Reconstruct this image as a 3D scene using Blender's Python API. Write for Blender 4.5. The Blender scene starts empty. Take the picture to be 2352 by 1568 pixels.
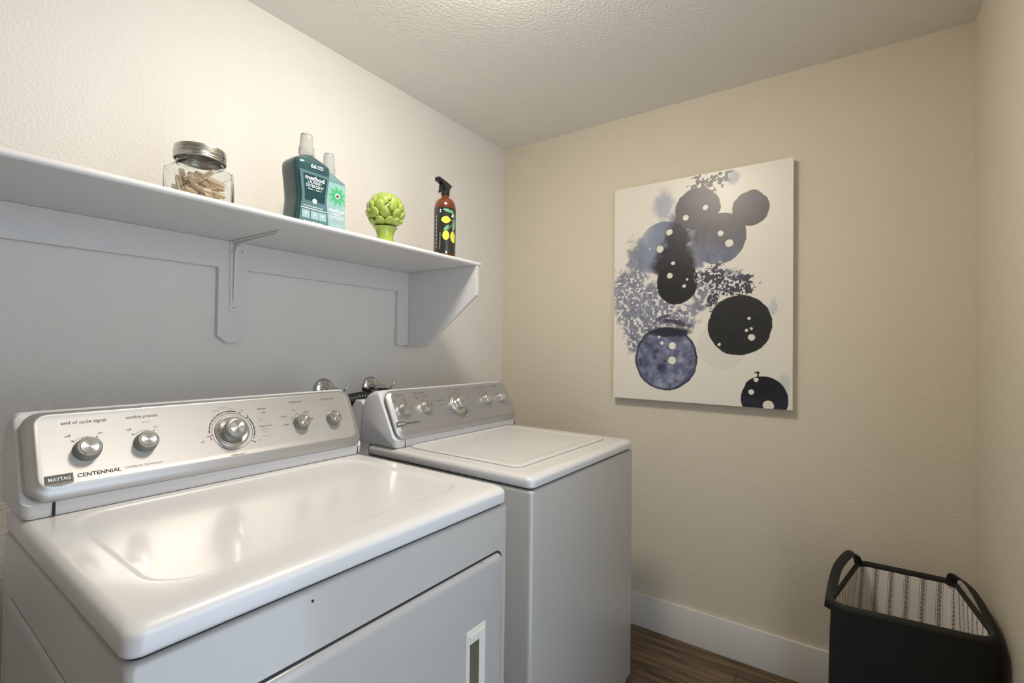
import bpy, bmesh, math, random
import numpy as np
from mathutils import Vector, Matrix

PI = math.pi
S = bpy.context.scene
COL = S.collection

# ------------------------------------------------------------------ camera
F_PX, YAW, PITCH, ROLL = 1102.0129, math.radians(34.9915), math.radians(0.7390), math.radians(0.7137)
CAM = Vector((-2.1858, -1.5960, 1.2776))
fw = Vector((math.cos(YAW)*math.cos(PITCH), math.sin(YAW)*math.cos(PITCH), math.sin(PITCH)))
rt = Vector((math.sin(YAW), -math.cos(YAW), 0))
up = rt.cross(fw)
r2 = rt*math.cos(ROLL) + up*math.sin(ROLL)
u2 = -rt*math.sin(ROLL) + up*math.cos(ROLL)
cd = bpy.data.cameras.new('camera')
cam = bpy.data.objects.new('camera', cd)
COL.objects.link(cam)
cd.sensor_fit = 'HORIZONTAL'
cd.sensor_width = 36.0
cd.lens = F_PX/2352*36.0
cd.clip_start = 0.02
m = Matrix((r2, u2, -fw)).transposed().to_4x4()
m.translation = CAM
cam.matrix_world = m
S.camera = cam

# ------------------------------------------------------------------ world, light, exposure
w = bpy.data.worlds.new('hall_daylight')
S.world = w
w.use_nodes = True
bg = w.node_tree.nodes['Background']
bg.inputs['Color'].default_value = (0.70, 0.83, 1.0, 1)
bg.inputs['Strength'].default_value = 3.2
LAMP_STRENGTH = 77.0
LAMP_COLOR = (1.0, 0.91, 0.79, 1)
S.view_settings.view_transform = 'Standard'
S.view_settings.look = 'None'
S.view_settings.gamma = 1
S.view_settings.use_curve_mapping = False
S.view_settings.exposure = 0.03
S.cycles.max_bounces = 12
S.cycles.diffuse_bounces = 6
S.cycles.glossy_bounces = 6
S.cycles.transmission_bounces = 12
S.cycles.use_denoising = True

HC, WR = 2.3902, 1.9428          # ceiling height, room width
XN = -3.40                       # near wall

# ------------------------------------------------------------------ materials
def mat(name, color, rough=0.5, metal=0.0, spec=0.5, coat=0.0, coat_rough=0.05, trans=0.0, ior=1.45,
        bump=None, vary=0.03, vscale=8.0, emit=None, aniso=0.0, radial=False, sheen=0.0):
    mt = bpy.data.materials.new(name)
    mt.use_nodes = True
    nt = mt.node_tree
    b = nt.nodes['Principled BSDF']
    b.inputs['Roughness'].default_value = rough
    b.inputs['Metallic'].default_value = metal
    b.inputs['Specular IOR Level'].default_value = spec
    b.inputs['Coat Weight'].default_value = coat
    b.inputs['Coat Roughness'].default_value = coat_rough
    b.inputs['Transmission Weight'].default_value = trans
    b.inputs['IOR'].default_value = ior
    b.inputs['Sheen Weight'].default_value = sheen
    tc = nt.nodes.new('ShaderNodeTexCoord')
    nz = nt.nodes.new('ShaderNodeTexNoise')
    nz.inputs['Scale'].default_value = vscale
    nz.inputs['Detail'].default_value = 3
    nt.links.new(tc.outputs['Object'], nz.inputs['Vector'])
    mx = nt.nodes.new('ShaderNodeMix')
    mx.data_type = 'RGBA'
    mx.inputs[6].default_value = (*[max(0, c*(1-vary)) for c in color], 1)
    mx.inputs[7].default_value = (*[min(1, c*(1+vary)) for c in color], 1)
    nt.links.new(nz.outputs['Fac'], mx.inputs[0])
    nt.links.new(mx.outputs[2], b.inputs['Base Color'])
    if bump:
        sc, st, dist = bump
        n2 = nt.nodes.new('ShaderNodeTexNoise')
        n2.inputs['Scale'].default_value = sc
        n2.inputs['Detail'].default_value = 2.5
        n2.inputs['Roughness'].default_value = 0.45
        nt.links.new(tc.outputs['Object'], n2.inputs['Vector'])
        bp = nt.nodes.new('ShaderNodeBump')
        bp.inputs['Strength'].default_value = st
        bp.inputs['Distance'].default_value = dist
        nt.links.new(n2.outputs['Fac'], bp.inputs['Height'])
        nt.links.new(bp.outputs['Normal'], b.inputs['Normal'])
    if aniso:
        b.inputs['Anisotropic'].default_value = aniso
        tg = nt.nodes.new('ShaderNodeTangent')
        tg.direction_type = 'RADIAL'
        tg.axis = 'Z' if radial else 'Y'
        nt.links.new(tg.outputs['Tangent'], b.inputs['Tangent'])
    if emit:
        b.inputs['Emission Color'].default_value = emit[0]
        b.inputs['Emission Strength'].default_value = emit[1]
    return mt

PAINT = (0.62, 0.565, 0.455)
M = {}
M['wall_left'] = mat('lit_wall_paint', (0.70, 0.68, 0.645), 0.7, bump=(135, 0.6, 0.004), vary=0.015, spec=0.3)  # paler, cooler copy of the wall paint, with this wall's light in the colour
M['wall'] = mat('wall_paint', PAINT, 0.7, bump=(135, 0.5, 0.0035), vary=0.015, spec=0.3)
M['ceiling'] = mat('ceiling_paint', (0.77, 0.75, 0.705), 0.8, bump=(95, 0.6, 0.004), vary=0.015, spec=0.25)
M['trim'] = mat('white_trim_paint', (0.68, 0.66, 0.62), 0.32, vary=0.01)
M['shelfpaint'] = mat('white_shelf_paint', (0.64, 0.63, 0.62), 0.4, vary=0.012, bump=(60, 0.06, 0.001))
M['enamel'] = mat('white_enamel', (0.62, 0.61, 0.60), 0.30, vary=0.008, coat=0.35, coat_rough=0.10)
M['enamel_shaded'] = mat('shaded_cabinet_enamel', (0.405, 0.392, 0.370), 0.3, vary=0.01, coat=0.5, coat_rough=0.1)  # same white enamel as the tops, darkened for shade on fronts and sides
M['plastic_white'] = mat('white_plastic', (0.66, 0.66, 0.67), 0.35, vary=0.01)
M['silver'] = mat('silver_painted_panel', (0.50, 0.495, 0.485), 0.40, metal=0.8, vary=0.015, bump=(900, 0.03, 0.0005))
M['silver_dark'] = mat('silver_washer_panel', (0.50, 0.50, 0.505), 0.38, metal=0.8, vary=0.015, bump=(900, 0.03, 0.0005))
M['knob_grey'] = mat('grey_knob_plastic', (0.26, 0.26, 0.24), 0.38, metal=0.35, vary=0.03)
M['knob_silver'] = mat('satin_knob_metal', (0.62, 0.61, 0.57), 0.28, metal=0.9, vary=0.03)
M['cap'] = mat('spun_metal_cap', (0.78, 0.78, 0.77), 0.24, metal=1.0, aniso=0.92, radial=True, vary=0.02)
M['ink'] = mat('dark_printing_ink', (0.035, 0.030, 0.028), 0.5, vary=0.1)
M['ink_brown'] = mat('brown_printing_ink', (0.16, 0.11, 0.09), 0.5, vary=0.1)
M['ink_grey'] = mat('pale_grey_printing_ink', (0.34, 0.33, 0.32), 0.5, vary=0.1)
M['ink_red'] = mat('red_printing_ink', (0.42, 0.05, 0.06), 0.5, vary=0.1)
M['ink_white'] = mat('white_printing_ink', (0.85, 0.88, 0.88), 0.45, vary=0.02)
M['badge'] = mat('grey_badge', (0.12, 0.115, 0.105), 0.35, metal=0.3, vary=0.04)
M['chrome'] = mat('chrome', (0.55, 0.55, 0.57), 0.16, metal=1.0, vary=0.03)
M['gap'] = mat('dark_gap', (0.02, 0.02, 0.02), 0.7, vary=0.1)
M['hose'] = mat('black_corrugated_rubber', (0.014, 0.014, 0.015), 0.38, vary=0.1)
M['pocket'] = mat('shaded_pocket_plastic', (0.34, 0.32, 0.24), 0.4, vary=0.03)  # olive tone carries the shade and brownish reflection inside the pocket
M['cream'] = mat('cream_plastic_handle', (0.66, 0.64, 0.56), 0.25, vary=0.02, coat=0.5)
M['glass'] = mat('clear_glass', (0.97, 0.985, 0.98), 0.0, trans=1.0, ior=1.45, vary=0.0)
M['jarlid'] = mat('galvanised_lid_metal', (0.55, 0.54, 0.50), 0.25, metal=1.0, vary=0.08, vscale=30)
M['wood'] = mat('pale_birch_wood', (0.92, 0.72, 0.52), 0.6, vary=0.18, vscale=60)
M['spring'] = mat('spring_steel', (0.35, 0.35, 0.35), 0.25, metal=1.0)
M['teal'] = mat('dark_teal_bottle', (0.040, 0.105, 0.115), 0.1, trans=0.35, ior=1.35, vary=0.06, coat=0.6)
M['teal_pale'] = mat('pale_teal_label', (0.085, 0.165, 0.18), 0.25, vary=0.05, coat=0.3)
M['teal_box'] = mat('light_teal_label_box', (0.27, 0.42, 0.44), 0.3, vary=0.04)
M['teal_dark'] = mat('dark_teal_label_ink', (0.012, 0.050, 0.058), 0.2, vary=0.05, coat=0.4)
M['softener'] = mat('pale_aqua_bottle', (0.18, 0.31, 0.31), 0.2, trans=0.25, ior=1.35, vary=0.05, coat=0.4)
M['soft_green'] = mat('green_flower_ink', (0.07, 0.36, 0.19), 0.3, vary=0.08)
M['soft_green2'] = mat('pale_green_flower_ink', (0.20, 0.46, 0.33), 0.3, vary=0.08)
M['brown'] = mat('brown_seed_ink', (0.18, 0.07, 0.03), 0.4)
M['cap_clear'] = mat('frosted_clear_cap', (0.66, 0.68, 0.67), 0.12, trans=0.75, ior=1.3, vary=0.01)
M['green'] = mat('glazed_lime_ceramic', (0.30, 0.39, 0.06), 0.16, vary=0.15, vscale=25, coat=0.8)
M['amber'] = mat('amber_plastic', (0.16, 0.035, 0.010), 0.12, trans=0.25, ior=1.4, vary=0.05, coat=0.8)
M['black_label'] = mat('black_bottle_label', (0.022, 0.022, 0.022), 0.22, vary=0.08, coat=0.4)
M['black_plastic'] = mat('black_plastic', (0.012, 0.012, 0.013), 0.25, vary=0.1)
M['lemon'] = mat('lemon_yellow_ink', (0.62, 0.62, 0.06), 0.4, vary=0.12, vscale=90)
M['leaf'] = mat('leaf_green_ink', (0.12, 0.36, 0.19), 0.4, vary=0.2, vscale=90)
M['leaf_pale'] = mat('pale_stem_ink', (0.42, 0.50, 0.40), 0.4, vary=0.1)
M['basket'] = mat('black_canvas_fabric', (0.006, 0.006, 0.0055), 0.9, vary=0.6, vscale=260, bump=(700, 0.5, 0.001), sheen=0.0)
M['strap'] = mat('black_webbing', (0.010, 0.010, 0.010), 0.7, vary=0.3, vscale=200, bump=(500, 0.3, 0.001))
M['hem'] = mat('dark_olive_hem_binding', (0.018, 0.017, 0.013), 0.8, vary=0.3, vscale=100)
M['canvas_edge'] = mat('canvas_edge', (0.70, 0.67, 0.60), 0.6, vary=0.02, bump=(900, 0.2, 0.0005))
M['lampglass'] = mat('frosted_lamp_glass', (0.9, 0.88, 0.82), 0.4, emit=(LAMP_COLOR, LAMP_STRENGTH))
M['lamp_metal'] = mat('brushed_nickel', (0.5, 0.48, 0.45), 0.3, metal=1.0)

def floor_mat():
    mt = bpy.data.materials.new('dark_wood_plank_floor')
    mt.use_nodes = True
    nt = mt.node_tree
    b = nt.nodes['Principled BSDF']
    tc = nt.nodes.new('ShaderNodeTexCoord')
    mp = nt.nodes.new('ShaderNodeMapping')
    mp.inputs['Rotation'].default_value = (0, 0, PI/2)
    mp.inputs['Location'].default_value = (-0.04, 0.085, 0)
    nt.links.new(tc.outputs['Object'], mp.inputs['Vector'])
    br = nt.nodes.new('ShaderNodeTexBrick')
    br.inputs['Scale'].default_value = 1.0
    br.inputs['Brick Width'].default_value = 1.2
    br.inputs['Row Height'].default_value = 0.18
    br.inputs['Mortar Size'].default_value = 0.0015
    br.inputs['Color1'].default_value = (0.115, 0.080, 0.048, 1)
    br.inputs['Color2'].default_value = (0.085, 0.060, 0.038, 1)
    br.inputs['Mortar'].default_value = (0.012, 0.009, 0.007, 1)
    nt.links.new(mp.outputs['Vector'], br.inputs['Vector'])
    m2 = nt.nodes.new('ShaderNodeMapping')
    m2.inputs['Scale'].default_value = (26, 2.2, 1)
    nt.links.new(tc.outputs['Object'], m2.inputs['Vector'])
    nz = nt.nodes.new('ShaderNodeTexNoise')
    nz.inputs['Scale'].default_value = 1.6
    nz.inputs['Detail'].default_value = 7
    nz.inputs['Distortion'].default_value = 0.8
    nt.links.new(m2.outputs['Vector'], nz.inputs['Vector'])
    cr = nt.nodes.new('ShaderNodeValToRGB')
    cr.color_ramp.elements[0].position = 0.3
    cr.color_ramp.elements[0].color = (0.26, 0.24, 0.22, 1)
    cr.color_ramp.elements[1].position = 0.72
    cr.color_ramp.elements[1].color = (1.85, 1.70, 1.45, 1)
    nt.links.new(nz.outputs['Fac'], cr.inputs['Fac'])
    mx = nt.nodes.new('ShaderNodeMix')
    mx.data_type = 'RGBA'
    mx.blend_type = 'MULTIPLY'
    mx.inputs[0].default_value = 1.0
    nt.links.new(br.outputs['Color'], mx.inputs[6])
    nt.links.new(cr.outputs['Color'], mx.inputs[7])
    nt.links.new(mx.outputs[2], b.inputs['Base Color'])
    b.inputs['Roughness'].default_value = 0.42
    return mt
M['floor'] = floor_mat()

def attr_mat():
    mt = bpy.data.materials.new('painted_canvas')
    mt.use_nodes = True
    nt = mt.node_tree
    b = nt.nodes['Principled BSDF']
    vc = nt.nodes.new('ShaderNodeVertexColor')
    vc.layer_name = 'paint'
    nt.links.new(vc.outputs['Color'], b.inputs['Base Color'])
    b.inputs['Roughness'].default_value = 0.34
    tc = nt.nodes.new('ShaderNodeTexCoord')
    n2 = nt.nodes.new('ShaderNodeTexNoise')
    n2.inputs['Scale'].default_value = 700
    nt.links.new(tc.outputs['Object'], n2.inputs['Vector'])
    bp = nt.nodes.new('ShaderNodeBump')
    bp.inputs['Strength'].default_value = 0.25
    bp.inputs['Distance'].default_value = 0.0006
    nt.links.new(n2.outputs['Fac'], bp.inputs['Height'])
    nt.links.new(bp.outputs['Normal'], b.inputs['Normal'])
    return mt
M['paint'] = attr_mat()

def stripe_mat():
    mt = bpy.data.materials.new('striped_ticking_lining')
    mt.use_nodes = True
    nt = mt.node_tree
    L = nt.links.new
    b = nt.nodes['Principled BSDF']
    b.inputs['Roughness'].default_value = 0.85
    uv = nt.nodes.new('ShaderNodeUVMap')
    sp = nt.nodes.new('ShaderNodeSeparateXYZ')
    L(uv.outputs['UV'], sp.inputs['Vector'])
    def mth(op, a, bb=None, c=None):
        n = nt.nodes.new('ShaderNodeMath')
        n.operation = op
        for i, v in enumerate((a, bb, c)):
            if v is None: continue
            if isinstance(v, (int, float)): n.inputs[i].default_value = v
            else: L(v, n.inputs[i])
        return n.outputs[0]
    u, v = sp.outputs['X'], sp.outputs['Y']
    f = mth('FRACT', mth('DIVIDE', u, 0.0410))
    d = mth('ABSOLUTE', mth('SUBTRACT', f, 0.5))
    center = mth('LESS_THAN', d, 0.125)
    hatch = mth('GREATER_THAN', mth('SINE', mth('MULTIPLY', mth('ADD', mth('MULTIPLY', u, 0.55), v), 1500.0)), -0.2)
    thin = mth('MULTIPLY', mth('GREATER_THAN', d, 0.185), mth('LESS_THAN', d, 0.215))
    dash = mth('GREATER_THAN', mth('SINE', mth('MULTIPLY', v, 1700.0)), -0.6)
    mask = mth('MAXIMUM', mth('MULTIPLY', center, hatch), mth('MULTIPLY', thin, dash))
    mx = nt.nodes.new('ShaderNodeMix')
    mx.data_type = 'RGBA'
    mx.inputs[6].default_value = (0.74, 0.70, 0.64, 1)
    mx.inputs[7].default_value = (0.03, 0.03, 0.032, 1)
    L(mask, mx.inputs[0])
    L(mx.outputs[2], b.inputs['Base Color'])
    return mt
M['stripe'] = stripe_mat()

# ------------------------------------------------------------------ object helpers
def tag(o, label=None, cat=None, group=None, kind=None):
    if label: o['label'] = label
    if cat: o['category'] = cat
    if group: o['group'] = group
    if kind: o['kind'] = kind
    return o

def empty(name, loc, rz=0.0, label=None, cat=None, group=None):
    o = bpy.data.objects.new(name, None)
    o.empty_display_size = 0.05
    COL.objects.link(o)
    o.location = loc
    o.rotation_euler = (0, 0, rz)
    return tag(o, label, cat, group)

class MB:
    """collects geometry with per-face material slots"""
    def __init__(s):
        s.v, s.f, s.mi = [], [], []
    def add(s, verts, faces, mi=0):
        o = len(s.v)
        s.v += [tuple(v) for v in verts]
        s.f += [tuple(i+o for i in f) for f in faces]
        s.mi += [mi]*len(faces)
        return s
    def xform(s, fn):
        s.v = [tuple(fn(Vector(v))) for v in s.v]
        return s
    def merge(s, o, mi=None):
        off = len(s.v)
        s.v += o.v
        s.f += [tuple(i+off for i in f) for f in o.f]
        s.mi += ([mi]*len(o.f) if mi is not None else o.mi)
        return s
    def build(s, name, mats, parent=None, smooth=True, bevel=0.0, angle=35, fix=True, seg=2):
        me = bpy.data.meshes.new(name)
        me.from_pydata(s.v, [], s.f)
        if not isinstance(mats, (list, tuple)): mats = [mats]
        for m_ in mats: me.materials.append(M[m_] if isinstance(m_, str) else m_)
        me.polygons.foreach_set('material_index', s.mi)
        if fix:
            bm = bmesh.new()
            bm.from_mesh(me)
            bmesh.ops.recalc_face_normals(bm, faces=bm.faces)
            if bevel:
                es = [e for e in bm.edges if len(e.link_faces) == 2 and e.calc_face_angle(0) > math.radians(30)]
                bmesh.ops.bevel(bm, geom=es, offset=bevel, segments=seg, profile=0.6, affect='EDGES', clamp_overlap=True)
            bm.to_mesh(me)
            bm.free()
        if smooth:
            me.polygons.foreach_set('use_smooth', [True]*len(me.polygons))
            me.set_sharp_from_angle(angle=math.radians(angle))
        o = bpy.data.objects.new(name, me)
        COL.objects.link(o)
        if parent: o.parent = parent
        return o

def box(x0, x1, y0, y1, z0, z1):
    b = MB()
    v = [(x, y, z) for z in (z0, z1) for y in (y0, y1) for x in (x0, x1)]
    b.add(v, [(0, 2, 3, 1), (4, 5, 7, 6), (0, 1, 5, 4), (2, 6, 7, 3), (0, 4, 6, 2), (1, 3, 7, 5)])
    return b

def rr(x0, x1, y0, y1, r, n=7):
    """rounded rectangle, counter-clockwise, 4n points"""
    pts = []
    r = max(1e-5, min(r, (x1-x0)/2-1e-5, (y1-y0)/2-1e-5))
    for cx, cy, a0 in ((x1-r, y0+r, -PI/2), (x1-r, y1-r, 0), (x0+r, y1-r, PI/2), (x0+r, y0+r, PI)):
        for i in range(n):
            a = a0 + (PI/2)*i/(n-1)
            pts.append((cx+r*math.cos(a), cy+r*math.sin(a)))
    return pts

def loft(rings, cap0=True, cap1=True, close=True):
    """rings: list of equal-length lists of 3D points"""
    b = MB()
    n = len(rings[0])
    v = [p for r in rings for p in r]
    f = []
    for k in range(len(rings)-1):
        for i in range(n if close else n-1):
            j = (i+1) % n
            f.append((k*n+i, k*n+j, (k+1)*n+j, (k+1)*n+i))
    if cap0: f.append(tuple(range(n))[::-1])
    if cap1: f.append(tuple(range((len(rings)-1)*n, len(rings)*n)))
    b.add(v, f)
    return b

def lathe(prof, n=32, cap0=True, cap1=True):
    rings = [[(r*math.cos(2*PI*i/n), r*math.sin(2*PI*i/n), z) for i in range(n)] for r, z in prof]
    return loft(rings, cap0, cap1)

def frame_along(path):
    P = [Vector(p) for p in path]
    fr = []
    for i in range(len(P)):
        t = (P[min(i+1, len(P)-1)] - P[max(i-1, 0)]).normalized()
        fr.append(t)
    a = Vector((0, 0, 1)) if abs(fr[0].z) < 0.9 else Vector((1, 0, 0))
    n = (a - fr[0]*a.dot(fr[0])).normalized()
    out = []
    for p, t in zip(P, fr):
        n = (n - t*n.dot(t)).normalized()
        out.append((p, t, n, t.cross(n)))
    return out

def tube(path, rad, n=12, sx=1.0, sy=1.0):
    fr = frame_along(path)
    rings = []
    for k, (p, t, a, b_) in enumerate(fr):
        r = rad[k] if isinstance(rad, (list, tuple)) else rad
        rings.append([tuple(p + a*(r*sx*math.cos(2*PI*i/n)) + b_*(r*sy*math.sin(2*PI*i/n))) for i in range(n)])
    return loft(rings)

def smooth_path(pts, k=8):
    P = [Vector(p) for p in pts]
    out = []
    for i in range(len(P)-1):
        p0, p1, p2, p3 = P[max(i-1, 0)], P[i], P[i+1], P[min(i+2, len(P)-1)]
        for j in range(k):
            t = j/k
            out.append(0.5*((2*p1)+(-p0+p2)*t+(2*p0-5*p1+4*p2-p3)*t*t+(-p0+3*p1-3*p2+p3)*t**3))
    out.append(P[-1])
    return out

_text_cache = {}
def text2d(s, bold=0.0):
    key = (s, bold)
    if key not in _text_cache:
        cu = bpy.data.curves.new('txt', 'FONT')
        cu.body = s
        cu.size = 1.0
        cu.offset = bold
        cu.resolution_u = 3
        ob = bpy.data.objects.new('txt', cu)
        COL.objects.link(ob)
        bpy.context.view_layer.update()
        dg = bpy.context.evaluated_depsgraph_get()
        me = ob.evaluated_get(dg).to_mesh()
        vs = [tuple(v.co) for v in me.vertices]
        fs = [tuple(p.vertices) for p in me.polygons]
        ob.evaluated_get(dg).to_mesh_clear()
        bpy.data.objects.remove(ob)
        bpy.data.curves.remove(cu)
        _text_cache[key] = (vs, fs)
    return _text_cache[key]

def text(s, cx, cy, width, height=None, bold=0.0, mi=0, z=0.0):
    """flat text centred at (cx,cy), scaled to a given width (and x-height factor)"""
    vs, fs = text2d(s, bold)
    x0, x1 = min(v[0] for v in vs), max(v[0] for v in vs)
    k = width/(x1-x0)
    ky = k if height is None else height
    b = MB()
    b.add([((v[0]-(x0+x1)/2)*k+cx, (v[1]-0.33)*ky+cy, z) for v in vs], fs, mi)
    return b

def arc_strip(cx, cy, r0, r1, a0, a1, mi=0, z=0.0, n=None):
    n = n or max(3, int(abs(a1-a0)/0.08))
    v, f = [], []
    for i in range(n+1):
        a = a0+(a1-a0)*i/n
        v += [(cx+r0*math.cos(a), cy+r0*math.sin(a), z), (cx+r1*math.cos(a), cy+r1*math.sin(a), z)]
    for i in range(n):
        f.append((2*i, 2*i+1, 2*i+3, 2*i+2))
    b = MB()
    b.add(v, f, mi)
    return b

def poly(pts, mi=0, z=0.0):
    b = MB()
    b.add([(p[0], p[1], z) for p in pts], [tuple(range(len(pts)))], mi)
    return b

def disc(cx, cy, r, mi=0, z=0.0, n=24):
    return poly([(cx+r*math.cos(2*PI*i/n), cy+r*math.sin(2*PI*i/n)) for i in range(n)], mi, z)

def line(x0, y0, x1, y1, t, mi=0, z=0.0):
    dx, dy = x1-x0, y1-y0
    l = math.hypot(dx, dy)
    nx, ny = -dy/l*t/2, dx/l*t/2
    return poly([(x0+nx, y0+ny), (x0-nx, y0-ny), (x1-nx, y1-ny), (x1+nx, y1+ny)], mi, z)

def boolean_cut(o, cutter):
    md = o.modifiers.new('cut', 'BOOLEAN')
    md.object = cutter
    md.operation = 'DIFFERENCE'
    md.solver = 'EXACT'
    bpy.context.view_layer.update()
    dg = bpy.context.evaluated_depsgraph_get()
    me = bpy.data.meshes.new_from_object(o.evaluated_get(dg))
    o.modifiers.clear()
    o.data = me

def drop(o):
    me = o.data
    bpy.data.objects.remove(o)
    bpy.data.meshes.remove(me)

# ------------------------------------------------------------------ room
def struct(name, b, m_, parent=None, bevel=0.0):
    o = b.build(name, m_, parent, smooth=bool(bevel), bevel=bevel)
    if not parent: o['kind'] = 'structure'
    return o

T = 0.1
struct('floor', box(XN-T, T, -WR-T, T, -0.05, 0.0), 'floor')
struct('ceiling', box(XN-T, T, -WR-T, T, HC, HC+0.05), 'ceiling')
struct('wall_left', box(XN-T, T, 0, T, 0, HC), 'wall_left')
struct('wall_back', box(0, T, -WR, 0, 0, HC), 'wall')
struct('wall_near', box(XN-T, XN, -WR, 0, 0, HC), 'wall')
DX0, DX1, DH = -2.12, -1.24, 2.05       # doorway in the right wall, behind the viewer
wr = MB()
for a in ((DX1, T, 0, HC), (XN-T, DX0, 0, HC), (DX0, DX1, DH, HC)):
    wr.merge(box(a[0], a[1], -WR-T, -WR, a[2], a[3]))
struct('wall_right', wr, 'wall')
bh, bt = 0.1507, 0.014
def bb(name, pts_fn, **k):
    return struct(name, pts_fn, 'trim', bevel=0.003)
bb('baseboard_back', box(-bt, -0.0005, -WR, 0, 0, bh))
bb('baseboard_left', box(XN, -bt, -bt, -0.0005, 0, bh))
bb('baseboard_right', box(DX1+0.075, -bt, -WR+0.0005, -WR+bt, 0, bh))
bb('baseboard_near', box(XN+0.0005, XN+bt, -WR+bt, -bt, 0, bh))
tr = MB()
tr.merge(box(DX1, DX1+0.075, -WR+0.0005, -WR+0.018, 0, DH))
tr.merge(box(DX0-0.075, DX0, -WR+0.0005, -WR+0.018, 0, DH))
tr.merge(box(DX0-0.075, DX1+0.075, -WR+0.0005, -WR+0.018, DH, DH+0.075))
struct('trim_1', tr, 'trim', bevel=0.003)

# ceiling light (just above the frame, lights the room)
LX, LY = -1.30, -0.90
t = empty('ceiling_light', (LX, LY, HC), 0, 'round flush ceiling light with frosted dome near the ceiling centre', 'ceiling light')
lathe([(0.165, -0.0005), (0.170, -0.006), (0.168, -0.02), (0.155, -0.024)], 48).build('base_ring', 'lamp_metal', t)
lathe([(0.150, -0.024), (0.150, -0.035), (0.140, -0.058), (0.115, -0.078), (0.08, -0.090), (0.04, -0.096), (0.005, -0.098)], 32).build('glass_dome', 'lampglass', t)
lathe([(0.005, -0.097), (0.010, -0.100), (0.009, -0.108), (0.002, -0.112)], 16).build('finial', 'lamp_metal', t)

# ------------------------------------------------------------------ appliances (local x: -w..0, y: 0 front..back, z up)
PH = math.radians(26.5)
CP, SP = math.cos(PH), math.sin(PH)
def panel_fn(zt, y0=0.548, z0=0.030):
    """(u, v, w) on the sloping console -> local coordinates"""
    def fn(p):
        return Vector((p.x, y0 + p.y*SP - p.z*CP, zt + z0 + p.y*CP + p.z*SP))
    return fn

def knob_parts(parent, name, zt, x, v, r, h, body_mat, turn=0.0):
    fn = panel_fn(zt)
    Mx = Matrix(((1, 0, 0), (0, SP, -CP), (0, CP, SP)))
    o = fn(Vector((x, v, 0.0145)))
    k = lathe([(r*1.04, 0), (r*1.06, 0.0015), (r*1.02, 0.0035), (r*0.97, h*0.82), (r*0.93, h*0.94), (r*0.86, h), (r*0.70, h*1.0), (r*0.68, h-0.0012)], 40)
    ob = k.build(name, body_mat, parent)
    ob.matrix_local = Matrix.Translation(o) @ Mx.to_4x4() @ Matrix.Rotation(turn, 4, 'Z')
    c = lathe([(r*0.675, h-0.0014), (r*0.675, h+0.0004), (r*0.655, h+0.0010), (0.0003, h+0.0010)], 48).build('metal_cap', 'cap', ob)
    ind = box(-0.0006, 0.0006, r*0.72, r*0.86, h-0.0008, h+0.0006).build('pointer_mark', 'ink', ob, smooth=False)
    return ob

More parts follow.
